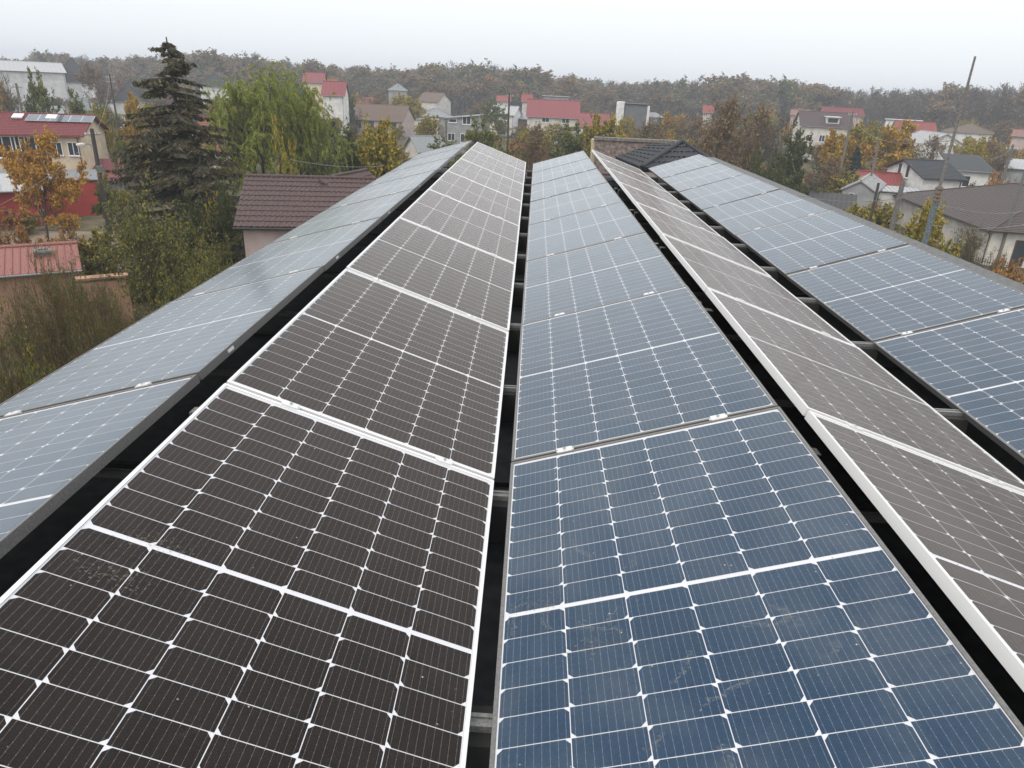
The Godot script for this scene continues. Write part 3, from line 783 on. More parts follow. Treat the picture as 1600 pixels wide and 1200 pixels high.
	house("white_slate_wing", "white rear wing with a low dark roof joined to the slate roofed house", {"xl": 1494, "xr": 1553, "eh": 5.0, "yaw": -15, "ye": 268, "rise": 1.2, "type": "shed", "depth": 8.0, "wall": "wall_white", "roof": "metal_charcoal", "style": "plain", "win": [["f", 0.3, 3.2, 1.1, 1.3, 1]]})
	house("red_ribbed_roof_house", "low white house with a bright ribbed red roof and brick chimney", {"xl": 1347, "xr": 1410, "eh": 3.0, "yaw": -12, "ye": 292, "yr": 271, "depth": 7.0, "wall": "wall_white", "roof": "metal_red", "style": "rib", "course": 0.35, "chim": [[0.62, 0.5, 0.8]]})
	house("grey_gable_house", "grey gabled house with a whitish sheet roof and one small window", {"xl": 1316, "xr": 1369, "eh": 3.4, "yaw": 5, "ye": 298, "yr": 283, "type": "end", "depth": 10.0, "wall": "wall_grey", "roof": "metal_white", "style": "rib", "course": 0.4, "win": [["f", 0.3, 2.5, 0.5, 0.6, 1]], "gutter": false, "over": 0.2})
	house("white_yard_roof", "flat white yard roof between the red ribbed roof and the brown hip roof", {"xl": 1374, "xr": 1440, "eh": 3.0, "yaw": -10, "ye": 303, "type": "flat", "depth": 5.0, "wall": "wall_white", "roof": "metal_white", "style": "rib", "course": 0.5, "cat": "shed"})
	house("dark_lean_to", "low dark brown lean to in front of the grey gabled house", {"xl": 1262, "xr": 1330, "eh": 2.8, "ye": 332, "yr": 310, "type": "shed", "depth": 6.0, "wall": "wall_brown", "roof": "metal_dark", "style": "rib", "course": 0.4, "cat": "shed"})
	house("brown_hip_house", "wide beige house with a broad brown shingled hip roof behind the dark fence", {"el": [1404, 304], "er": [1553, 359], "eh": 2.9, "yr": 285, "rx": 1505, "depth": 15.0, "type": "hip", "wall": "wall_offwhite", "roof": "shingle_brown", "course": 0.3, "gut": "metal_dark", "over": 0.5, "frame": "window_brown", "win": [["r", 0.75, 0.9, 1.3, 1.2], ["f", 0.55, 0.9, 1.2, 1.2], ["r", 0.16, 0.1, 1.0, 2.1, 1]]})
	neighbour()

func rooftop_arrays(cream: Node3D):
	var w: float = cream.get_meta("w"); var eh: float = cream.get_meta("eh"); var rh: float = cream.get_meta("rh"); var dep: float = cream.get_meta("dep")
	var fwd := Vector3(0, rh - eh, -dep / 2).normalized()
	var nrm := Vector3.RIGHT.cross(fwd).normalized()
	var cell := mat("far_cells", Color(0.06, 0.075, 0.10), 0.2)
	var fr := mat("far_frame", Color(0.5, 0.5, 0.5), 0.5)
	for k in 2:
		var u: float = [0.52, 0.77][k]
		var org := cream.transform * (Vector3(w * u, eh, 0) + fwd * 2.7 + nrm * 0.25)
		var b := cream.transform.basis * Basis(Vector3.RIGHT, nrm, -fwd)
		var o := thing("rooftop_solar_array", ["left", "right"][k] + " hand array of grey solar panels on the cream house's red roof", "solar panel", Transform3D(b, org))
		if k == 0: tag(o, "grey solar array between the two skylights on the cream house's red roof")
		else: tag(o, "grey solar array nearer the gable on the cream house's red roof")
		for q in 3:
			var mb := MB.new()
			mb.box(Vector3(q * 1.06, 0, -1.7), Vector3(q * 1.06 + 1.03, 0.035, 0))
			var p := part("panel_frame", mb.mesh(fr), o)
			for z in 2:
				mb = MB.new()
				mb.quad(Vector3(q * 1.06 + 0.03, 0.039, -0.03 - z * 0.83), Vector3(q * 1.06 + 1.0, 0.039, -0.03 - z * 0.83), Vector3(q * 1.06 + 1.0, 0.039, -0.84 - z * 0.83), Vector3(q * 1.06 + 0.03, 0.039, -0.84 - z * 0.83))
				part("panel_half", mb.mesh(cell), p)
	for k in 2:
		var u: float = [0.44, 0.71][k]
		var mb := MB.new()
		mb.box(Vector3(-0.4, 0, -1.0), Vector3(0.4, 0.12, 0)); mb.box(Vector3(-0.45, 0.12, -1.05), Vector3(0.45, 0.15, 0.05))
		var o := part("skylight", mb.mesh(mats.wall_white), cream, Transform3D(Basis(Vector3.RIGHT, nrm, -fwd), Vector3(w * u, eh, 0) + fwd * 3.4 + nrm * 0.16))

func brown_wing(h: Node3D):
	# the wing that runs back from the right end of the brown tiled ridge
	var w: float = h.get_meta("w"); var rh: float = h.get_meta("rh")
	var p1 := at(517, 284, 35.0)
	p1.y = rh + 0.1
	var p2 := on_level(573, 266, rh + 0.1)
	var dir := (p2 - p1).normalized()
	var side := Vector3.UP.cross(dir).normalized()
	var inv := h.transform.affine_inverse()
	var drop := Vector3(0, -2.1, 0)
	var rt := -side if side.dot(Vector3.RIGHT) < 0 else side
	var a := p1 - dir * 1.0 + rt * 3.2 + drop; var b := p2 + rt * 3.2 + drop
	var a2 := p1 - rt * 3.2 + drop; var b2 := p2 - rt * 3.2 + drop
	for q in [[a, b, p2, p1 - dir * 1.0], [b2, a2, p1, p2]]:
		var m := slope(inv * q[0], inv * q[1], inv * q[2], inv * q[3], "tile", 0.37, 0.21, 0.09, true)
		var r := part("roof", m[m.size() - 1].mesh(mats.tile_brown), h)
		for y in m.size() - 1: part("tile_course", m[y].mesh(mats.tile_brown), r)
		var cb := MB.new()
		cb.tube(PackedVector3Array([inv * p1 + Vector3(0, 0.03, 0), inv * p2 + Vector3(0, 0.03, 0)]), PackedFloat32Array([0.085, 0.085]), 7)
		if q[0] == a: part("ridge_cap", cb.mesh(mats.tile_brown), r)
	var mb := MB.new()
	var lo := -rh + 0.3
	var g := [inv * (a - rt * 0.4), inv * (b - rt * 0.4), inv * (b2 + rt * 0.4), inv * (a2 + rt * 0.4)]
	for k in 4:
		var p: Vector3 = g[k]; var q: Vector3 = g[(k + 1) % 4]
		mb.quad(Vector3(q.x, 0, q.z), Vector3(p.x, 0, p.z), p, q)
	mb.tri(inv * (b - rt * 0.4), inv * (b2 + rt * 0.4), inv * (p2 - Vector3(0, 0.2, 0)))
	part("wall", mb.mesh(mats.wall_pink), h)

func neighbour():
	# the taller neighbour at the far right corner of the roof: a bare rendered wall, then a dark tiled roof
	var o := thing("parapet_building", "neighbouring block with a stained beige parapet wall and yellow side", "building")
	var p0 := at(931, 214, 33.0); var p1 := at(1062, 220, 33.5)
	var X := (flat(p1) - flat(p0)).normalized()
	var Z := X.cross(Vector3.UP)
	o.transform = Transform3D(Basis(X, Vector3.UP, Z), flat(p0))
	var w := (flat(p1) - flat(p0)).length()
	var mb := MB.new()
	mb.box(Vector3(0, 0, -0.3), Vector3(w, p0.y - 0.12, 0)); mb.box(Vector3(0, 0, -1.2), Vector3(0.3, p0.y - 0.13, -0.301))
	mb.box(Vector3(0.301, 0, -6.0), Vector3(w, p0.y - 1.4, -0.302))
	part("wall", mb.mesh(mat("wall_stained", Color(0.36, 0.29, 0.265), 0.95, "streak", 0.35)), o)
	mb = MB.new()
	mb.box(Vector3(-0.06, p0.y - 0.12, -0.36), Vector3(w + 0.06, p0.y, 0.06))
	part("coping", mb.mesh(mats.concrete), o)
	mb = MB.new()
	mb.box(Vector3(-0.1, 0, -1.1), Vector3(-0.004, p0.y - 0.13, -0.08))
	part("yellow_side", mb.mesh(mats.wall_yellow), o)
	# dark tiled roof in front of it
	var d := thing("dark_tiled_house", "neighbouring house with a charcoal tiled roof meeting at a hip behind the panels", "house")
	var peak := at(1066, 222.5, 30.5)
	var hipb := at(1003, 263, 28.0)
	var rr := at(1125, 262, 29.5)
	var lft := at(962, 246, 30.0)
	var back := at(1019, 226, 31.0)
	var m := slope(lft, hipb, peak, back, "tile", 0.36, 0.22, 0.09, true)
	var r := part("roof", m[m.size() - 1].mesh(mats.tile_slate), d)
	for y in m.size() - 1: part("tile_course", m[y].mesh(mats.tile_slate), r)
	m = slope(hipb, rr, peak, peak, "tile", 0.36, 0.22, 0.09, true)
	r = part("roof", m[m.size() - 1].mesh(mats.tile_slate), d)
	for y in m.size() - 1: part("tile_course", m[y].mesh(mats.tile_slate), r)
	var cb := MB.new()
	cb.tube(PackedVector3Array([hipb + Vector3(0, 0.06, 0), peak + Vector3(0, 0.06, 0)]), PackedFloat32Array([0.09, 0.09]), 7)
	cb.tube(PackedVector3Array([peak + Vector3(0, 0.05, 0), rr + Vector3(0, 0.06, 0)]), PackedFloat32Array([0.08, 0.08]), 7)
	part("ridge_cap", cb.mesh(mats.tile_slate), r)
	mb = MB.new()
	for q in [[lft, hipb], [hipb, rr]]:
		var a: Vector3 = q[0].lerp(peak, 0.06); var b: Vector3 = q[1].lerp(peak, 0.06)
		mb.quad(flat(a), flat(b), b - Vector3(0, 0.2, 0), a - Vector3(0, 0.2, 0))
	var rr2: Vector3 = rr.lerp(peak, 0.06); var l2: Vector3 = lft.lerp(peak, 0.06)
	mb.quad(flat(rr2), flat(back), back - Vector3(0, 0.2, 0), rr2 - Vector3(0, 0.2, 0))
	mb.quad(flat(back), flat(l2), l2 - Vector3(0, 0.2, 0), back - Vector3(0, 0.2, 0))
	part("wall", mb.mesh(mats.wall_beige), d)

# ---------------------------------------------------------------- trees
class Grower:
	var wood := MB.new()
	var leaf := MB.new()
	var r := RandomNumberGenerator.new()
	var P := {}
	func any_dir() -> Vector3:
		return Vector3(r.randfn(), r.randfn(), r.randfn()).normalized()
	func put_leaf(p: Vector3, size: float, along := Vector3.ZERO):
		var a := any_dir()
		if along != Vector3.ZERO: a = (along + a * 0.35).normalized()
		var b := a.cross(any_dir()).normalized()
		var nm := b.cross(a)
		if nm.y < 0:
			nm = -nm
			b = -b
		var s := size * r.randf_range(0.6, 1.35)
		var pal: Array = P.palette
		var col: Color = pal[r.randi() % pal.size()]
		var k := r.randf_range(0.72, 1.25)
		col = Color(col.r * k, col.g * k, col.b * k)
		var asp: float = P.get("aspect", 0.6)
		var o := leaf.v.size()
		leaf.v.append(p - a * s * 0.5); leaf.v.append(p + b * s * asp * 0.5); leaf.v.append(p + a * s * 0.5); leaf.v.append(p - b * s * asp * 0.5)
		for q in 4:
			leaf.n.append(nm); leaf.c.append(col); leaf.uv.append(Vector2.ZERO)
		leaf.i.append(o); leaf.i.append(o + 2); leaf.i.append(o + 1); leaf.i.append(o); leaf.i.append(o + 3); leaf.i.append(o + 2)
	func branch(p: Vector3, d: Vector3, length: float, rad: float, level: int):
		var last: bool = level >= P.levels
		var seg := 3 if last else 5
		var pts := PackedVector3Array([p])
		var rd := PackedFloat32Array([rad])
		var q := p
		var dir := d
		for s in seg:
			dir = (dir + any_dir() * P.get("wobble", 0.18) + Vector3(0, P.get("lift", 0.0) if not last else P.get("droop", 0.0), 0)).normalized()
			q += dir * length / seg
			pts.append(q)
			rd.append(maxf(rad * (1.0 - 0.8 * (s + 1) / seg), P.get("min_rad", 0.004)))
		wood.tube(pts, rd, 5 if level == 0 else (4 if level == 1 else 3), Color(1, 1, 1), level == 0)
		if last:
			var nl: int = P.leaves
			for k in nl:
				if r.randf() < P.get("bare", 0.0): continue
				var f := r.randf_range(0.15, 1.05) * seg
				var j := mini(int(f), seg - 1)
				var pp := pts[j].lerp(pts[j + 1], f - j)
				put_leaf(pp + any_dir() * r.randf() * P.spread, P.leaf, dir * P.get("along", 0.0))
			return
		var kids: int = P.kids[level]
		for k in kids:
			var f := r.randf_range(P.get("from", 0.25) if level == 0 else 0.2, 1.0)
			if k == 0: f = 1.0
			var x := f * seg
			var j := mini(int(x), seg - 1)
			var pp := pts[j].lerp(pts[j + 1], x - j)
			var base := (pts[j + 1] - pts[j]).normalized()
			var side := base.cross(any_dir()).normalized()
			var an: float = deg_to_rad(P.angle[level]) * r.randf_range(0.65, 1.25)
			if k == 0: an *= 0.4
			var nd := (base * cos(an) + side * sin(an)).normalized()
			var ratio: float = P.ratio[level] * r.randf_range(0.7, 1.2)
			if level == 0: ratio *= 1.15 - 0.55 * f
			branch(pp, nd, length * ratio, maxf(rad * lerpf(0.62, 0.3, f) * (0.8 if level == 0 else 1.0), P.get("min_rad", 0.004)), level + 1)

func finish_tree(t: Grower, bark: String, leafm := "leaf") -> Dictionary:
	var out := {"wood": t.wood.mesh(mats[bark])}
	if t.leaf.v.size() > 0: out.leaf = t.leaf.mesh(leaf_mat(leafm))
	# measured size, to place it by its height and width
	var top := 0.0; var rad := 0.0
	var ups := []
	for q in t.leaf.v if t.leaf.v.size() > 400 else t.wood.v: ups.append(q.y)
	ups.sort()
	top = ups[int((ups.size() - 1) * 0.996)]
	var acc := []
	var src: PackedVector3Array = t.leaf.v if t.leaf.v.size() > 0 else t.wood.v
	for k in range(0, src.size(), maxi(1, src.size() / 400)): acc.append(Vector2(src[k].x, src[k].z).length())
	acc.sort()
	out.top = top
	out.rad = maxf(acc[int(acc.size() * 0.9)], 0.2)
	return out

func grow(seed_: int, bark: String, p: Dictionary) -> Dictionary:
	var t := Grower.new()
	t.r.seed = seed_
	t.P = p
	var stems: int = p.get("stems", 1)
	for k in stems:
		var d := Vector3.UP if stems == 1 else Vector3(t.r.randfn(0, 0.32), 1, t.r.randfn(0, 0.32)).normalized()
		t.branch(Vector3(t.r.randfn(0, 0.12), 0, t.r.randfn(0, 0.12)) if stems > 1 else Vector3.ZERO, d, p.height * (0.62 if stems == 1 else t.r.randf_range(0.45, 0.72)), p.rad, 0)
	return finish_tree(t, bark)

func grow_spruce(seed_: int, h: float, wide: float, pal: Array, leaf: float, dens: float) -> Dictionary:
	var t := Grower.new()
	t.r.seed = seed_
	t.P = {"palette": pal, "aspect": 0.32}
	t.wood.tube(PackedVector3Array([Vector3.ZERO, Vector3(0.05, h * 0.5, 0), Vector3(0, h, 0.05)]), PackedFloat32Array([h * 0.014, h * 0.008, 0.02]), 8)
	var y := h * 0.06
	while y < h * 0.985:
		var f := y / h
		var reach := wide * (pow(1.0 - f, 0.66) * 0.95 + 0.05) * (1.0 if f > 0.12 else 0.75)
		var nb := int(lerpf(10, 6, f))
		for k in nb:
			var an := t.r.randf_range(0, TAU)
			var L := reach * t.r.randf_range(0.5, 1.12)
			if t.r.randf() < 0.12: L *= 0.4
			var out := Vector3(cos(an), 0, sin(an))
			var pts := PackedVector3Array()
			var rd := PackedFloat32Array()
			var lift := t.r.randf_range(-0.12, 0.18)
			for s in 6:
				var g := s / 5.0
				pts.append(Vector3(0, y, 0) + out * L * g + Vector3(0, L * (lift * g - 0.42 * g * g + 0.22 * g * g * g * g), 0))
				rd.append(lerpf(0.035, 0.008, g) * (0.5 + L / wide))
			t.wood.tube(pts, rd, 4, Color(1, 1, 1), false)
			var across := out.cross(Vector3.UP)
			var nt := int(L * 7.0 * dens) + 3
			for q in nt:
				var g := t.r.randf_range(0.18, 1.0)
				var j := mini(int(g * 5), 4)
				var p := pts[j].lerp(pts[j + 1], g * 5 - j)
				var sgn := 1.0 if t.r.randf() < 0.5 else -1.0
				var tl := L * 0.34 * (1.1 - g * 0.6) * t.r.randf_range(0.5, 1.2)
				var td := (across * sgn + out * 0.5 + Vector3(0, -0.75 * t.r.randf(), 0)).normalized()
				var e := p + td * tl
				t.wood.tube(PackedVector3Array([p, e]), PackedFloat32Array([0.008, 0.004]), 3, Color(1, 1, 1), false)
				for z in 6:
					if t.r.randf() < 0.16: continue
					t.put_leaf(p.lerp(e, (z + t.r.randf()) / 6.0) + Vector3(0, -t.r.randf() * leaf * 0.6, 0), leaf, (td + Vector3(0, -0.6, 0)).normalized())
		y += h * t.r.randf_range(0.016, 0.028)
	return finish_tree(t, "bark", "needle")

func plant(g: Dictionary, called: String, label: String, category: String, at_: Vector3, h: float, rad: float, turn: float, group := "") -> Node3D:
	var sy: float = h / g.top
	var sx: float = rad / g.rad if rad > 0 else sy
	var o := thing(called, label, category, Transform3D(Basis(Vector3.UP, turn).scaled(Vector3(sx, sy, sx)), at_), group)
	part("trunk", g.wood, o)
	if g.has("leaf"): part("crown", g.leaf, o)
	return o

# a tree by the pixel of its top, its distance and its width in pixels
func plant_px(g: Dictionary, called: String, label: String, px: float, py: float, dist: float, wpx: float, turn := 0.0, category := "tree", group := "") -> Node3D:
	var top := at(px, py, dist)
	var rad := 0.0
	if wpx > 0: rad = (at(px + wpx / 2.0, py, dist) - at(px - wpx / 2.0, py, dist)).length() / 2.0
	return plant(g, called, label, category, flat(top), maxf(top.y, 1.0), rad, turn, group)

func C3(r: float, g: float, b: float) -> Color: return Color(r, g, b)

var kinds := {}
func grow_kinds():
	var olive := [C3(0.15, 0.165, 0.045), C3(0.11, 0.12, 0.045), C3(0.21, 0.195, 0.05), C3(0.09, 0.09, 0.045)]
	var yellow := [C3(0.38, 0.29, 0.05), C3(0.30, 0.26, 0.045), C3(0.23, 0.22, 0.045), C3(0.42, 0.28, 0.045)]
	var orange := [C3(0.48, 0.24, 0.045), C3(0.40, 0.20, 0.04), C3(0.50, 0.30, 0.055), C3(0.30, 0.16, 0.05)]
	var green := [C3(0.11, 0.15, 0.045), C3(0.15, 0.185, 0.05), C3(0.08, 0.115, 0.036), C3(0.19, 0.20, 0.055)]
	var brown := [C3(0.23, 0.155, 0.09), C3(0.19, 0.135, 0.085), C3(0.25, 0.17, 0.085), C3(0.16, 0.125, 0.08)]
	var dark := [C3(0.07, 0.09, 0.04), C3(0.09, 0.11, 0.045), C3(0.055, 0.07, 0.032), C3(0.13, 0.125, 0.045)]
	var needles := [C3(0.085, 0.088, 0.05), C3(0.12, 0.10, 0.058), C3(0.068, 0.078, 0.046), C3(0.15, 0.12, 0.068)]
	var blue_needles := [C3(0.045, 0.065, 0.06), C3(0.035, 0.05, 0.05), C3(0.06, 0.08, 0.075)]
	kinds.spruce = grow_spruce(3, 14.0, 3.6, needles, 0.22, 2.9)
	kinds.young_spruce = grow_spruce(8, 6.0, 1.7, blue_needles, 0.3, 0.8)
	kinds.willow = grow(21, "bark", {"height": 12.0, "rad": 0.32, "levels": 3, "kids": [18, 9, 7], "angle": [58, 50, 45], "ratio": [0.62, 0.5, 0.62], "lift": 0.10, "droop": -0.55, "wobble": 0.22, "leaves": 84, "leaf": 0.155, "aspect": 0.3, "along": 1.6, "spread": 0.16, "from": 0.2, "palette": [C3(0.22, 0.26, 0.05), C3(0.26, 0.29, 0.06), C3(0.16, 0.20, 0.045), C3(0.30, 0.31, 0.07)]})
	kinds.maple = grow(31, "bark", {"height": 7.5, "rad": 0.13, "levels": 3, "kids": [12, 7, 5], "angle": [50, 48, 45], "ratio": [0.62, 0.55, 0.5], "lift": 0.06, "wobble": 0.2, "leaves": 36, "leaf": 0.16, "aspect": 0.9, "spread": 0.24, "from": 0.3, "palette": orange + [C3(0.40, 0.26, 0.05)]})
	kinds.olive_bush = grow(41, "bark", {"height": 7.0, "rad": 0.07, "stems": 7, "levels": 3, "kids": [9, 6, 5], "angle": [48, 50, 48], "ratio": [0.5, 0.55, 0.55], "lift": 0.04, "wobble": 0.25, "leaves": 13, "leaf": 0.12, "aspect": 0.55, "spread": 0.13, "from": 0.2, "bare": 0.25, "min_rad": 0.006, "palette": olive + [C3(0.24, 0.2, 0.04)]})
	kinds.twiggy_bush = grow(51, "pale_bark", {"height": 6.0, "rad": 0.045, "stems": 9, "levels": 3, "kids": [9, 7, 5], "angle": [40, 42, 42], "ratio": [0.5, 0.55, 0.6], "lift": 0.05, "wobble": 0.22, "leaves": 9, "leaf": 0.085, "aspect": 0.5, "spread": 0.07, "from": 0.15, "bare": 0.4, "min_rad": 0.005, "palette": olive + [C3(0.22, 0.1, 0.03), C3(0.15, 0.09, 0.04)]})
	kinds.yellow = grow(61, "bark", {"height": 6.5, "rad": 0.11, "stems": 2, "levels": 3, "kids": [10, 6, 5], "angle": [42, 45, 45], "ratio": [0.6, 0.5, 0.5], "lift": 0.1, "wobble": 0.2, "leaves": 15, "leaf": 0.2, "aspect": 0.7, "spread": 0.2, "from": 0.2, "palette": yellow + [C3(0.13, 0.14, 0.03)]})
	kinds.slender = grow(66, "pale_bark", {"height": 7.0, "rad": 0.06, "stems": 2, "levels": 2, "kids": [12, 5], "angle": [28, 35], "ratio": [0.4, 0.5], "lift": 0.12, "wobble": 0.15, "leaves": 14, "leaf": 0.15, "aspect": 0.7, "spread": 0.18, "from": 0.2, "bare": 0.3, "palette": yellow})
	kinds.green = grow(71, "bark", {"height": 6.5, "rad": 0.13, "levels": 3, "kids": [11, 6, 5], "angle": [52, 48, 45], "ratio": [0.6, 0.52, 0.5], "lift": 0.06, "wobble": 0.22, "leaves": 14, "leaf": 0.22, "aspect": 0.65, "spread": 0.22, "from": 0.22, "palette": green + olive})
	kinds.dark = grow(81, "bark", {"height": 7.0, "rad": 0.12, "stems": 4, "levels": 3, "kids": [9, 6, 5], "angle": [48, 48, 45], "ratio": [0.55, 0.52, 0.5], "lift": 0.05, "wobble": 0.22, "leaves": 16, "leaf": 0.17, "aspect": 0.6, "spread": 0.18, "from": 0.18, "palette": dark, "bare": 0.1})
	kinds.orange = grow(91, "bark", {"height": 7.0, "rad": 0.13, "stems": 2, "levels": 3, "kids": [10, 6, 5], "angle": [50, 48, 45], "ratio": [0.6, 0.52, 0.5], "lift": 0.06, "wobble": 0.22, "leaves": 15, "leaf": 0.22, "aspect": 0.75, "spread": 0.22, "from": 0.2, "palette": orange + yellow + [C3(0.24, 0.1, 0.04)]})
	kinds.brown = grow(101, "bark", {"height": 7.0, "rad": 0.12, "levels": 3, "kids": [13, 8, 6], "angle": [46, 44, 42], "ratio": [0.58, 0.52, 0.5], "lift": 0.10, "wobble": 0.22, "leaves": 6, "leaf": 0.17, "aspect": 0.6, "spread": 0.2, "from": 0.25, "bare": 0.2, "min_rad": 0.009, "palette": brown})
	kinds.bare = grow(111, "pale_bark", {"height": 7.0, "rad": 0.11, "levels": 4, "kids": [10, 6, 4, 3], "angle": [44, 42, 40, 38], "ratio": [0.6, 0.55, 0.55, 0.6], "lift": 0.12, "wobble": 0.2, "leaves": 1, "leaf": 0.12, "aspect": 0.5, "spread": 0.1, "from": 0.25, "bare": 0.7, "min_rad": 0.010, "palette": brown})
	kinds.shrub = grow(121, "bark", {"height": 3.0, "rad": 0.04, "stems": 8, "levels": 2, "kids": [8, 6], "angle": [45, 45], "ratio": [0.5, 0.55], "lift": 0.05, "wobble": 0.22, "leaves": 14, "leaf": 0.16, "aspect": 0.6, "spread": 0.16, "from": 0.1, "palette": olive + yellow})
	kinds.rust_shrub = grow(131, "bark", {"height": 3.0, "rad": 0.04, "stems": 8, "levels": 2, "kids": [8, 6], "angle": [45, 45], "ratio": [0.5, 0.55], "lift": 0.05, "wobble": 0.22, "leaves": 13, "leaf": 0.15, "aspect": 0.6, "spread": 0.16, "from": 0.1, "palette": orange + brown + [C3(0.26, 0.06, 0.03), C3(0.3, 0.09, 0.03)]})
	# woodland trees, seen only from far
	var wood_common := {"height": 17.0, "rad": 0.24, "levels": 3, "kids": [13, 6, 4], "angle": [42, 42, 40], "ratio": [0.42, 0.5, 0.5], "lift": 0.10, "wobble": 0.2, "spread": 0.75, "leaf": 0.6, "aspect": 0.7, "from": 0.3, "min_rad": 0.028}
	var pals := [brown + [C3(0.12, 0.10, 0.05)], [C3(0.165, 0.14, 0.09), C3(0.14, 0.13, 0.08), C3(0.19, 0.155, 0.085)], dark + olive, orange.slice(0, 1) + brown + brown, [C3(0.22, 0.19, 0.08), C3(0.17, 0.16, 0.07)] + brown]
	for k in pals.size():
		var p := wood_common.duplicate()
		p.leaves = [9, 7, 10, 9, 9][k]
		p.bare = [0.25, 0.45, 0.1, 0.3, 0.25][k]
		p.palette = pals[k]
		kinds["wood%d" % k] = grow(200 + k, "bark", p)
	for k in 2:
		var p := wood_common.duplicate()
		p.levels = 4; p.kids = [12, 5, 4, 3]; p.angle = [40, 40, 38, 36]; p.ratio = [0.42, 0.5, 0.55, 0.6]; p.leaves = 1; p.bare = 0.8; p.palette = brown; p.leaf = 0.4
		kinds["woodbare%d" % k] = grow(300 + k, "bark", p)

func build_trees():
	plant_px(kinds.spruce, "spruce_tree", "tall ragged spruce with drooping brownish green branches", 262, 74, 46, 225, 0.4)
	plant_px(kinds.willow, "willow_tree", "broad fresh green willow with hanging foliage behind the brown tiled roof", 408, 107, 58, 165, 1.0)
	plant_px(kinds.willow, "willow_tree", "second fresh green willow crown leaning right beside the broad one", 460, 117, 61, 125, 3.3)
	plant_px(kinds.maple, "maple_tree", "bright orange maple in front of the crimson workshop", 38, 209, 60, 130, 0.2)
	plant_px(kinds.slender, "slender_tree", "slender thinly leaved yellow tree in front of the willow", 436, 180, 44, 60, 0.7)
	plant_px(kinds.yellow, "yellow_tree", "golden green tree beside the panel row's far end", 610, 188, 62, 110, 1.9)
	plant_px(kinds.dark, "dark_tree", "dark olive brown tree between the willow and the golden green tree", 540, 203, 62, 110, 0.3)
	plant_px(kinds.dark, "dark_tree", "dark bushy tree under the willow, over the brown tiled ridge", 495, 235, 47, 80, 2.2)
	plant_px(kinds.young_spruce, "young_spruce", "small bluish spruce left of the old tiled house", 520, 192, 88, 30, 0.0)
	plant_px(kinds.olive_bush, "olive_thicket", "large olive green thicket at the foot of the spruce", 225, 292, 34, 200, 0.0)
	plant_px(kinds.olive_bush, "olive_thicket", "olive thicket between the spruce and the brown tiled house", 325, 372, 31, 130, 2.1)
	plant_px(kinds.olive_bush, "olive_thicket", "olive thicket low against the panel row's edge", 260, 420, 25, 150, 4.0)
	plant_px(kinds.dark, "dark_tree", "dark undergrowth tree below the spruce's trunk", 285, 300, 40, 140, 1.1)
	plant_px(kinds.dark, "dark_tree", "dark shaded tree left of the brown tiled house wall", 350, 290, 40, 110, 3.0)
	plant_px(kinds.slender, "slender_tree", "thin yellow sapling rising among the spruce's lower branches", 300, 300, 41, 60, 2.4)
	plant_px(kinds.twiggy_bush, "twiggy_bush", "tall twiggy half bare bush in front of the tan outbuilding", 38, 392, 20, 130, 0.0)
	plant_px(kinds.twiggy_bush, "twiggy_bush", "twiggy half bare bush below the tan garden wall", 118, 420, 19, 130, 1.4)
	plant_px(kinds.twiggy_bush, "twiggy_bush", "twiggy bush crowding the panel row's lower corner", 0, 470, 15, 150, 2.7)
	plant_px(kinds.twiggy_bush, "twiggy_bush", "rust tinged twiggy bush beside the olive thicket", 178, 462, 21, 120, 4.1)
	plant_px(kinds.twiggy_bush, "twiggy_bush", "low twiggy bush under the roof edge among the thickets", 95, 520, 15.5, 140, 5.2)
	plant_px(kinds.twiggy_bush, "twiggy_bush", "half bare bush in front of the tan garden wall's left end", 75, 432, 27, 110, 0.8)
	plant_px(kinds.twiggy_bush, "twiggy_bush", "half bare bush in front of the tan garden wall's right end", 165, 430, 30, 100, 3.8)
	plant_px(kinds.twiggy_bush, "twiggy_bush", "twiggy bush against the tan outbuilding's wall", 8, 440, 26, 110, 5.5)
	plant_px(kinds.olive_bush, "olive_thicket", "leafy olive sapling before the tan garden wall", 112, 402, 30, 60, 1.1)
	plant_px(kinds.olive_bush, "olive_thicket", "olive thicket spilling over the roof's lower left corner", 40, 500, 18, 170, 0.6)
	plant_px(kinds.olive_bush, "olive_thicket", "olive thicket between the tan garden wall and the panel row", 150, 478, 23, 150, 2.9)
	plant_px(kinds.twiggy_bush, "twiggy_bush", "dense twiggy bush filling the yard behind the corner thicket", 60, 455, 24, 150, 1.9)
	plant_px(kinds.green, "green_tree", "grey green tree between the lamp pole and the spruce", 172, 288, 62, 60, 0.4)
	plant_px(kinds.dark, "dark_tree", "dark low tree at the lamp pole's foot", 205, 320, 52, 90, 1.7)
	plant_px(kinds.rust_shrub, "rust_shrub", "rusty leaved shrub on the leafy yard by the orange maple", 12, 352, 52, 80, 0.3, "shrub")
	plant_px(kinds.rust_shrub, "rust_shrub", "rusty leaved shrub in front of the crimson wall", 90, 360, 50, 70, 1.3, "shrub")
	plant_px(kinds.shrub, "garden_shrub", "mixed green shrub at the corner of the crimson workshop", 140, 362, 46, 70, 2.0, "shrub")
	# centre
	plant_px(kinds.green, "green_tree", "grey green rounded tree right of the grey two storey house", 772, 186, 74, 74, 0.5)
	plant_px(kinds.rust_shrub, "rust_shrub", "orange hedge shrub beyond the valley between the rows", 788, 222, 100, 76, 0.2, "shrub")
	plant_px(kinds.rust_shrub, "rust_shrub", "red orange shrub beyond the gap at the rows' far end", 822, 230, 92, 70, 1.2, "shrub")
	plant_px(kinds.rust_shrub, "rust_shrub", "crimson tinged shrub under the bare fruit tree", 848, 236, 86, 56, 2.6, "shrub")
	plant_px(kinds.brown, "fruit_tree", "nearly bare brown fruit tree in front of the crimson pink roof", 832, 192, 82, 60, 0.9)
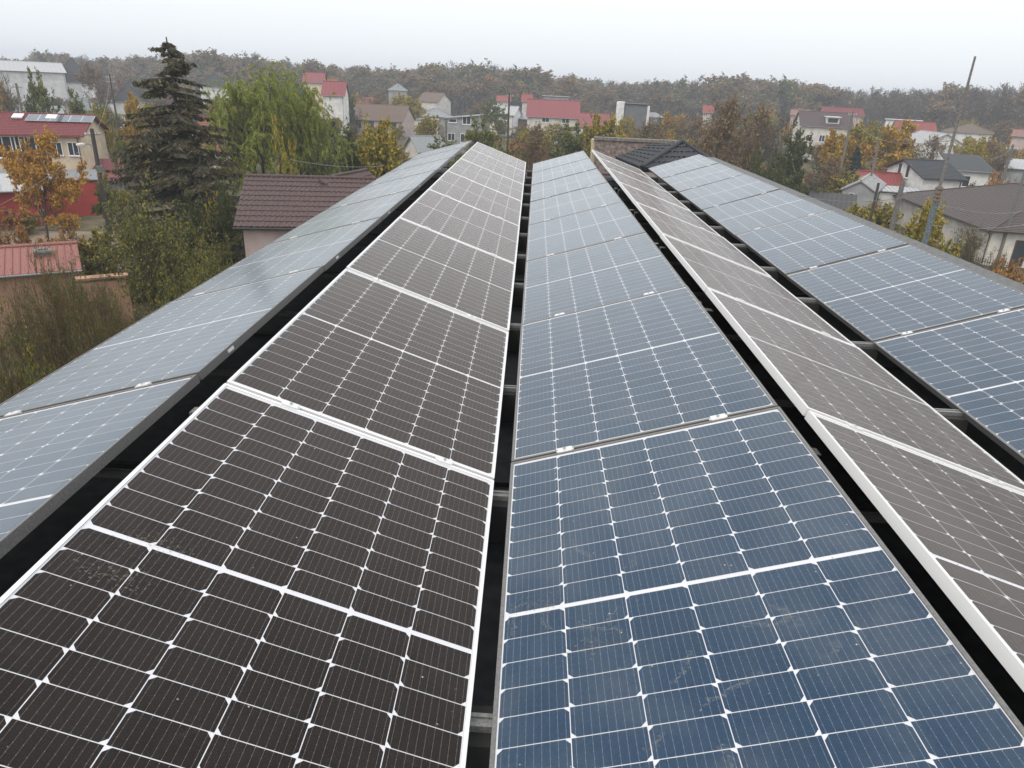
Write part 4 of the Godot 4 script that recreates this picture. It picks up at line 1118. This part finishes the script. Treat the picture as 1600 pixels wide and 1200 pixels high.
	plant_px(kinds.green, "green_tree", "thin grey green tree hiding the cream house's wall", 885, 192, 84, 80, 2.5)
	plant_px(kinds.yellow, "yellow_tree", "yellow green tree behind the beige parapet wall", 962, 181, 90, 84, 0.8)
	plant_px(kinds.brown, "bare_tree", "bare brown tree behind the beige parapet, by the grey concrete house", 1000, 188, 96, 60, 1.9)
	plant_px(kinds.brown, "bare_tree", "large bare reddish brown tree right of the charcoal tiled roof", 1132, 152, 78, 100, 0.6)
	plant_px(kinds.brown, "bare_tree", "second large bare reddish tree beside the dark green tree", 1178, 165, 84, 84, 2.6)
	plant_px(kinds.brown, "bare_tree", "low brown tree at the foot of the large bare trees", 1120, 208, 60, 90, 4.0)
	plant_px(kinds.dark, "dark_tree", "dark green full tree rising over the roof edge capping", 1243, 204, 74, 125, 0.4)
	plant_px(kinds.bare, "bare_tree", "pale leafless branches above the dark green full tree", 1222, 178, 80, 90, 1.0)
	plant_px(kinds.dark, "dark_tree", "smaller dark green tree left of the dark green full tree", 1190, 236, 70, 66, 3.4)
	plant_px(kinds.shrub, "garden_shrub", "yellowish shrub under the dark green tree by the capping", 1225, 272, 86, 60, 0.8, "shrub")
	plant_px(kinds.orange, "orange_tree", "brownish orange tree right of the pale leafless branches", 1304, 206, 108, 80, 0.9)
	plant_px(kinds.brown, "bare_tree", "low brown tree over the dark lean to", 1296, 248, 92, 70, 2.9)
	plant_px(kinds.shrub, "garden_shrub", "green shrub behind the dark lean to", 1318, 270, 88, 60, 1.2, "shrub")
	plant_px(kinds.young_spruce, "young_spruce", "blue green young spruce left of the orange tree", 1341, 232, 104, 30, 0.4)
	plant_px(kinds.orange, "orange_tree", "large orange and yellow tree behind the red ribbed roof", 1392, 190, 118, 110, 0.0)
	plant_px(kinds.yellow, "yellow_tree", "yellow topped tree against the large orange tree", 1352, 190, 125, 70, 2.0)
	plant_px(kinds.brown, "bare_tree", "brown bare tree by the leaning grey pole and white gabled barn", 1462, 212, 135, 56, 3.0)
	plant_px(kinds.yellow, "yellow_tree", "round yellow green tree behind the white rear wing", 1540, 222, 122, 74, 1.2)
	plant_px(kinds.rust_shrub, "rust_shrub", "orange brown shrub right of the white rear wing", 1558, 268, 92, 50, 1.0, "shrub")
	plant_px(kinds.yellow, "yellow_shrub_tree", "big yellow green bush in front of the brown hip house", 1440, 318, 54, 90, 4.2)
	plant_px(kinds.shrub, "garden_shrub", "leafy bush between the grey poles and the capping", 1375, 318, 66, 70, 0.1, "shrub")
	plant_px(kinds.shrub, "garden_shrub", "tangled bush below the grey gabled house", 1340, 322, 64, 60, 2.1, "shrub")
	plant_px(kinds.twiggy_bush, "twiggy_bush", "climbing twiggy bush against the beige house wall", 1530, 352, 60, 90, 0.9)
	plant_px(kinds.rust_shrub, "rust_shrub", "clipped olive orange bush in front of the dark fence", 1568, 405, 48, 80, 0.7, "shrub")
	plant_px(kinds.shrub, "garden_shrub", "green bush at the foot of the beige house, left of its fence", 1485, 378, 53, 50, 1.7, "shrub")
	plant_px(kinds.rust_shrub, "rust_shrub", "brown bush right of the clipped one by the capping", 1605, 425, 44, 60, 3.0, "shrub")
	plant_px(kinds.green, "green_tree", "grey green tree in front of the white warehouse", 62, 110, 112, 60, 0.2)
	plant_px(kinds.bare, "bare_tree", "bare grey tree in front of the warehouse wall", 12, 112, 108, 60, 1.2)
	plant_px(kinds.green, "green_tree", "dull green tree between the warehouse and the slate roofed house", 118, 140, 104, 50, 2.2)
	plant_px(kinds.dark, "dark_tree", "dark hedge tree behind the cream house's ridge", 48, 150, 100, 70, 4.0)
	plant_px(kinds.yellow, "yellow_tree", "small yellow tree beyond the cream house's gable", 157, 164, 98, 36, 0.6)
	plant_px(kinds.orange, "orange_tree", "brownish orange tree left of the spruce", 198, 148, 92, 56, 1.4)
	plant_px(kinds.green, "green_tree", "green tree at the cream house's gable foot", 180, 205, 80, 40, 2.9)
	plant_px(kinds.brown, "bare_tree", "bare brown tree beside the slate roofed house", 150, 100, 185, 60, 0.0)
	# village gardens
	var r := RandomNumberGenerator.new()
	r.seed = 77
	var defs := [["green", "garden_tree", "dull green garden tree among the village houses"], ["brown", "autumn_tree", "brown half bare garden tree among the village houses"], ["yellow", "golden_tree", "golden yellow garden tree among the village houses"], ["shrub", "hedge_shrub", "green and yellow garden shrub among the village houses"], ["dark", "evergreen_tree", "dark green garden tree among the village houses"], ["orange", "copper_tree", "copper orange garden tree among the village houses"], ["bare", "leafless_tree", "leafless grey garden tree among the village houses"], ["rust_shrub", "rusty_hedge", "rusty brown garden shrub among the village houses"]]
	var beside := func(g: Vector3) -> String:
		var best := 1e9
		var what := "village houses"
		for f in footprints:
			var q: float = Vector2(g.x - f[0].x, g.z - f[0].z).length()
			if q < best:
				best = q
				what = f[2]
		return what
	var put := func(k: int, g: Vector3, hh: float, wide: float):
		plant(kinds[defs[k][0]], defs[k][1], defs[k][2] + " near the " + beside.call(g), "shrub" if k in [3, 7] else "tree", g, hh, hh * wide, r.randf() * TAU, defs[k][1].replace("_", " ") + "s in the village gardens")
	var blocked := func(g: Vector3, margin: float) -> bool:
		for f in footprints:
			if Vector2(g.x - f[0].x, g.z - f[0].z).length() < f[1] * 0.85 + margin: return true
		return false
	# hedges and small trees at the foot of the house fronts
	for f in footprints:
		var dist: float = Vector2(f[0].x, f[0].z).length()
		if dist < 62.0: continue
		var w: float = (f[4] - f[3]).length()
		for q in int(clampf(w / 3.0, 2, 6)):
			var g: Vector3 = f[3].lerp(f[4], r.randf_range(-0.25, 1.25)) + f[6] * r.randf_range(3.0, 9.0)
			if blocked.call(g, 0.0): continue
			var k := [3, 7, 0, 1, 4, 2, 1, 3][r.randi() % 8] as int
			var hh: float = minf(f[5] * r.randf_range(0.45, 0.95), 4.6)
			put.call(k, g, maxf(hh, 1.3), r.randf_range(0.42, 0.75))
	var made := 0
	var tries := 0
	while made < 200 and tries < 4000:
		tries += 1
		var px := r.randf_range(-60, 1660)
		var dist := sqrt(r.randf_range(80.0 * 80.0, 250.0 * 250.0))
		var g := flat(at(px, 200, dist))
		var clear: bool = not blocked.call(g, 1.2)
		for f in footprints:                                          # keep the view to the nearer house fronts open
			var toward: Vector3 = (flat(EYE) - f[0]).normalized()
			var rel: Vector3 = g - f[0]
			var fwd := rel.dot(toward)
			if fwd > 0 and fwd < 45 and (rel - toward * fwd).length() < f[1] * 0.8 and r.randf() < 0.85: clear = false
		if not clear: continue
		var k := r.randi() % defs.size()
		if dist > 190 and k in [3, 7]: k = 1
		var hh := r.randf_range(3.5, 7.0) * (1.0 if dist < 150 else 1.3)
		if k in [3, 7]: hh = r.randf_range(1.4, 2.6)
		put.call(k, g, hh, r.randf_range(0.36, 0.55))
		made += 1

func build_forest():
	# the far wood reads as one mass: its trees stand in a few instanced sets
	var r := RandomNumberGenerator.new()
	r.seed = 9
	var sets := {}
	for k in ["wood0", "wood1", "wood2", "wood3", "wood4", "woodbare0", "woodbare1"]: sets[k] = []
	for row in 17:
		var dist := 292.0 + row * 12.0
		var az := -52.0
		while az < 50.0:
			az += rad_to_deg(8.0 / dist) * r.randf_range(0.7, 1.35)
			var front := 0.0
			if az < -22: front = (-22 - az) * 7.5                      # the wood recedes on the left
			if az > 18: front = -(az - 18) * 1.2
			var d := dist + front + r.randfn(0, 4.0)
			var a := deg_to_rad(az)
			var p := EYE + Vector3(sin(a), 0, -cos(a)) * d
			var k: String
			var bare := 0.10 + (0.75 if az > 21 else 0.0)
			if r.randf() < bare: k = "woodbare%d" % (r.randi() % 2)
			else: k = "wood%d" % [0, 0, 1, 1, 1, 2, 2, 3, 4, 4][r.randi() % 10]
			var h := r.randf_range(14.0, 20.0) * (1.0 - 0.1 * sin(az * 0.35)) * (0.93 if az < -15 and az > -30 else 0.96) * (0.9 if az > 5 and az < 12 else 1.0) * (0.8 if az < -34 else 1.0)
			if row < 2: h *= 0.75
			sets[k].append([Vector3(p.x, 0, p.z), h, r.randf() * TAU, r.randf_range(1.2, 1.7)])
	var said := {"wood0": "brown leaved oaks of the far wood behind the village", "wood1": "dull grey brown trees of the far wood behind the village", "wood2": "dark green trees of the far wood behind the village", "wood3": "rusty orange trees of the far wood behind the village", "wood4": "ochre trees of the far wood behind the village", "woodbare0": "bare grey trees of the far wood behind the village", "woodbare1": "bare brown trees of the far wood, thickest to the right"}
	for k in sets:
		var root := Node3D.new()
		root.name = numbered("far_wood")
		add_child(root)
		tag(root, said[k], "wood", "the far wood", "stuff")
		for what in ["wood", "leaf"]:
			if not kinds[k].has(what): continue
			var mm := MultiMesh.new()
			mm.transform_format = MultiMesh.TRANSFORM_3D
			mm.mesh = kinds[k][what]
			mm.instance_count = sets[k].size()
			for q in sets[k].size():
				var s: Array = sets[k][q]
				var sy: float = s[1] / kinds[k].top
				mm.set_instance_transform(q, Transform3D(Basis(Vector3.UP, s[2]).scaled(Vector3(sy * s[3], sy, sy * s[3])), s[0]))
			var o := MultiMeshInstance3D.new()
			o.name = "trunks" if what == "wood" else "foliage"
			o.multimesh = mm
			root.add_child(o)

# ---------------------------------------------------------------- poles, wires, fence
func pole(label: String, px: float, py: float, dist: float, r0: float, r1: float, m: String, arms := 1, lamp := false, called := "utility_pole") -> Node3D:
	var top := at(px, py, dist)
	var o := thing(called, label, "pole", Transform3D(Basis(Vector3.UP, atan2(-top.x, -top.z) + 0.4), flat(top)))
	var mb := MB.new()
	mb.tube(PackedVector3Array([Vector3.ZERO, Vector3(0, top.y * 0.5, 0), Vector3(0, top.y, 0)]), PackedFloat32Array([r0, (r0 + r1) / 2, r1]), 10)
	part("shaft", mb.mesh(mats[m]), o)
	for k in arms:
		mb = MB.new()
		mb.box(Vector3(-0.55, top.y - 0.45 - k * 0.6, -0.04), Vector3(0.55, top.y - 0.37 - k * 0.6, 0.04))
		var a := part("cross_arm", mb.mesh(mats.galvanised), o)
		for x in [-0.48, -0.18, 0.18, 0.48]:
			mb = MB.new()
			var y := top.y - 0.37 - k * 0.6
			mb.tube(PackedVector3Array([Vector3(x, y, 0), Vector3(x, y + 0.06, 0), Vector3(x, y + 0.13, 0)]), PackedFloat32Array([0.025, 0.045, 0.03]), 7)
			part("insulator", mb.mesh(mats.window_white), a)
	if lamp:
		mb = MB.new()
		mb.tube(PackedVector3Array([Vector3(0, top.y - 1.3, 0), Vector3(-0.5, top.y - 1.0, 0.3), Vector3(-1.0, top.y - 0.95, 0.55)]), PackedFloat32Array([0.03, 0.03, 0.03]), 6)
		var a := part("lamp_arm", mb.mesh(mats.galvanised), o)
		mb = MB.new()
		mb.box(Vector3(-0.35, -0.07, -0.13), Vector3(0.25, 0.05, 0.13)); mb.box(Vector3(-0.3, -0.12, -0.1), Vector3(0.2, -0.07, 0.1))
		part("lamp_head", mb.mesh(mats.window_white), a, Transform3D(Basis(Vector3.UP, 0.55), Vector3(-1.15, top.y - 0.95, 0.63)))
		mb = MB.new()
		mb.box(Vector3(-0.2, top.y - 3.0, 0.14), Vector3(0.2, top.y - 2.5, 0.32))
		part("junction_box", mb.mesh(mats.galvanised), o)
	return o

func wire(a: Vector3, b: Vector3, sag: float, label: String, rad := 0.012):
	var pts := PackedVector3Array(); var rd := PackedFloat32Array()
	for k in 17:
		var f := k / 16.0
		pts.append(a.lerp(b, f) - Vector3(0, sag * 4 * f * (1 - f), 0)); rd.append(rad)
	var mb := MB.new()
	mb.tube(pts, rd, 5)
	single("overhead_wire", mb.mesh(mats.wire_grey), label, "wire", Transform3D.IDENTITY, "overhead wires")

func build_poles():
	mat("wire_grey", Color(0.22, 0.22, 0.22), 0.6)
	mat("pole_concrete", Color(0.27, 0.26, 0.24), 0.95, "streak", 0.6)
	mat("pole_dark", Color(0.11, 0.10, 0.09), 0.95, "streak", 0.6)
	mat("mast_blue", Color(0.24, 0.29, 0.31), 0.6, "streak", 0.7)
	var lp := pole("dark concrete utility pole with a street lamp and wires by the crimson workshop", 143, 201, 61, 0.2, 0.13, "pole_dark", 1, true)
	pole("grey pole in front of the warehouse wall", 25, 130, 104, 0.17, 0.12, "pole_concrete", 1)
	pole("thin dark pole beside the slate roofed house with the chimney", 171, 116, 118, 0.15, 0.1, "pole_dark", 2)
	pole("slim pale concrete post beyond the panel rows, before the grey two storey house", 697, 190, 50, 0.1, 0.07, "pole_concrete", 0)
	pole("tall dark pole between the white gabled house and the crimson pink roof", 796, 145, 100, 0.17, 0.11, "pole_dark", 1)
	var p1 := pole("grey pole with cross arms in front of the plum roofed house", 1333, 174, 104, 0.2, 0.14, "pole_concrete", 1)
	var p2 := pole("plain pale concrete post before the orange tree", 1374, 219, 92, 0.14, 0.1, "pole_concrete", 0)
	var p3 := pole("thick grey post near the yellow green bush", 1411, 284, 40, 0.15, 0.11, "pole_concrete", 0)
	pole("weathered timber post wound with creeper beside the thick grey post", 1373, 286, 46, 0.1, 0.07, "pole_dark", 0)
	var p4 := pole("grey pole at the far right behind the yellow green tree", 1583, 226, 86, 0.16, 0.11, "pole_concrete", 1)
	pole("short pole at the right by the brown hip roof", 1602, 268, 70, 0.13, 0.1, "pole_concrete", 0)
	# the tall mast: a blue grey steel column with a thinner rod clamped on top
	var top := at(1523, 88, 31.0)
	var joint := at(1474, 292, 31.0)
	var o := thing("antenna_mast", "tall blue grey mast with a thin rod on top, rising over the roofs", "mast", Transform3D(Basis.IDENTITY, flat(top)))
	var mb := MB.new()
	mb.box(Vector3(-0.07, 0, -0.06), Vector3(0.07, joint.y, 0.06)); mb.box(Vector3(-0.085, 0, -0.08), Vector3(-0.065, joint.y - 0.02, 0.08)); mb.box(Vector3(0.065, 0, -0.08), Vector3(0.085, joint.y - 0.02, 0.08))
	part("column", mb.mesh(mats.mast_blue), o)
	mb = MB.new()
	mb.tube(PackedVector3Array([Vector3(0, joint.y - 0.1, 0), Vector3(0.02, lerpf(joint.y, top.y, 0.6), 0), Vector3(0.02, top.y, 0)]), PackedFloat32Array([0.055, 0.048, 0.036]), 10)
	part("rod", mb.mesh(mat("rod_steel", Color(0.30, 0.28, 0.26), 0.7, "streak", 0.8)), o)
	for k in 4:
		mb = MB.new()
		mb.box(Vector3(-0.105, joint.y - 0.1 - k * 0.14, -0.1), Vector3(0.105, joint.y - 0.04 - k * 0.14, 0.1))
		part("clamp_band", mb.mesh(mat("rust", Color(0.22, 0.14, 0.08), 0.9)), o)
	var mid := Vector3(top.x, joint.y + 1.6, top.z)
	wire(mid, p1.position + Vector3(0, at(1333, 174, 104).y - 0.3, 0), 1.2, "overhead wire from the mast to the pole by the plum roofed house")
	wire(mid, p4.position + Vector3(0, at(1583, 226, 86).y - 0.3, 0), 0.8, "overhead wire from the mast to the far right pole")
	wire(Vector3(top.x, joint.y - 0.6, top.z), at(1640, 318, 60), 0.5, "overhead wire from the mast over the brown hip roof")
	wire(Vector3(top.x, joint.y - 0.2, top.z), at(1240, 302, 44), 0.4, "overhead wire from the mast towards the dark green tree")
	wire(Vector3(top.x, joint.y - 1.4, top.z), at(1660, 335, 55), 0.4, "lower overhead wire from the mast past the beige house")
	wire(lp.position + Vector3(0, at(143, 201, 61).y - 0.4, 0), at(171, 120, 118), 1.0, "overhead wire from the lamp pole to the thin dark pole")
	wire(lp.position + Vector3(0, at(143, 201, 61).y - 0.6, 0), at(-60, 345, 52), 0.6, "overhead wire slanting down across the crimson wall")
	wire(at(452, 249, 40), at(600, 259, 46), 0.2, "pale wire crossing in front of the willow", 0.016)
	# picket fence by the beige house
	var fa := flat(on_level(1508, 398, 1.4)); var fb := flat(on_level(1592, 412, 1.4))
	var fx := (fb - fa).normalized()
	var f := thing("picket_fence", "dark metal picket fence in front of the beige house", "fence", Transform3D(Basis(fx, Vector3.UP, fx.cross(Vector3.UP)), fa))
	var n := int((fb - fa).length() / 0.16)
	mb = MB.new(); mb.box(Vector3(-0.02, 0, -0.01), Vector3(0.02, 1.4, 0.01))
	var pk := mb.mesh(mats.dark_metal)
	for k in n: part("picket", pk, f, Transform3D(Basis.IDENTITY, Vector3(k * 0.16, 0, 0)))
	for y in [0.3, 1.1]:
		mb = MB.new(); mb.box(Vector3(-0.05, y, 0.0105), Vector3(n * 0.16, y + 0.05, 0.04))
		part("fence_rail", mb.mesh(mats.dark_metal), f)

# ---------------------------------------------------------------- ground
func build_ground():
	var g := StandardMaterial3D.new()
	g.resource_name = "ground"
	g.albedo_texture = two_tone("ground", 0.012, C3(0.05, 0.055, 0.028), C3(0.09, 0.078, 0.048), C3(0.15, 0.12, 0.085))
	g.uv1_triplanar = true; g.uv1_world_triplanar = true; g.uv1_scale = Vector3.ONE * 0.035
	g.roughness = 1.0
	g.metallic_specular = 0.1
	var mb := MB.new()
	mb.quad(Vector3(-1500, 0, 300), Vector3(1500, 0, 300), Vector3(1500, 0, -1800), Vector3(-1500, 0, -1800))
	structure("ground", mb.mesh(g), "grassy and earthen village ground")
	# the leaf strewn yard before the crimson workshop
	var y := StandardMaterial3D.new()
	y.resource_name = "yard"
	y.albedo_texture = two_tone("yard", 0.05, C3(0.13, 0.085, 0.05), C3(0.2, 0.16, 0.12), C3(0.30, 0.20, 0.09), 512)
	y.uv1_triplanar = true; y.uv1_world_triplanar = true; y.uv1_scale = Vector3.ONE * 0.12
	y.roughness = 1.0
	mb = MB.new()
	var a := on_level(-80, 360, 0.004); var b := on_level(190, 362, 0.004); var c := on_level(190, 420, 0.004); var d := on_level(-80, 420, 0.004)
	mb.quad(d, c, b, a)
	structure("yard", mb.mesh(y), "leaf strewn earth yard before the crimson workshop")

func _ready():
	# camera
	var cam := Camera3D.new()
	cam.name = "camera"
	add_child(cam)
	cam.transform = Transform3D(cam_basis, EYE)
	cam.fov = rad_to_deg(2.0 * atan(600.0 / FOCAL))
	cam.near = 0.05
	cam.far = 4000.0
	cam.current = true
	# overcast sky, soft sun behind the clouds, haze
	var sky_mat := ProceduralSkyMaterial.new()
	sky_mat.sky_top_color = Color(1.12, 1.135, 1.155)
	sky_mat.sky_horizon_color = Color(0.86, 0.875, 0.89)
	sky_mat.sky_curve = 0.25
	sky_mat.ground_bottom_color = Color(0.35, 0.34, 0.32)
	sky_mat.ground_horizon_color = Color(0.85, 0.87, 0.89)
	sky_mat.sun_angle_max = 0.0
	var sky := Sky.new()
	sky.sky_material = sky_mat
	var env := Environment.new()
	env.background_mode = Environment.BG_SKY
	env.sky = sky
	env.tonemap_mode = Environment.TONE_MAPPER_LINEAR
	env.tonemap_exposure = 1.27
	env.fog_enabled = true
	env.fog_density = 0.0007
	env.fog_light_color = Color(0.90, 0.92, 0.95)
	env.sdfgi_enabled = true
	env.ssao_enabled = true
	env.ssil_enabled = true
	var we := WorldEnvironment.new()
	we.name = "world_environment"
	we.environment = env
	add_child(we)
	var sun := DirectionalLight3D.new()
	sun.name = "sun"
	add_child(sun)
	sun.rotation_degrees = Vector3(-52, -35, 0)
	sun.light_energy = 0.48
	sun.light_angular_distance = 25.0
	sun.light_color = Color(1.0, 0.97, 0.93)
	sun.shadow_enabled = true
	make_materials()
	build_ground()
	build_roof()
	build_panels()
	build_houses()
	grow_kinds()
	build_trees()
	build_forest()
	build_poles()
	strip_helpers()
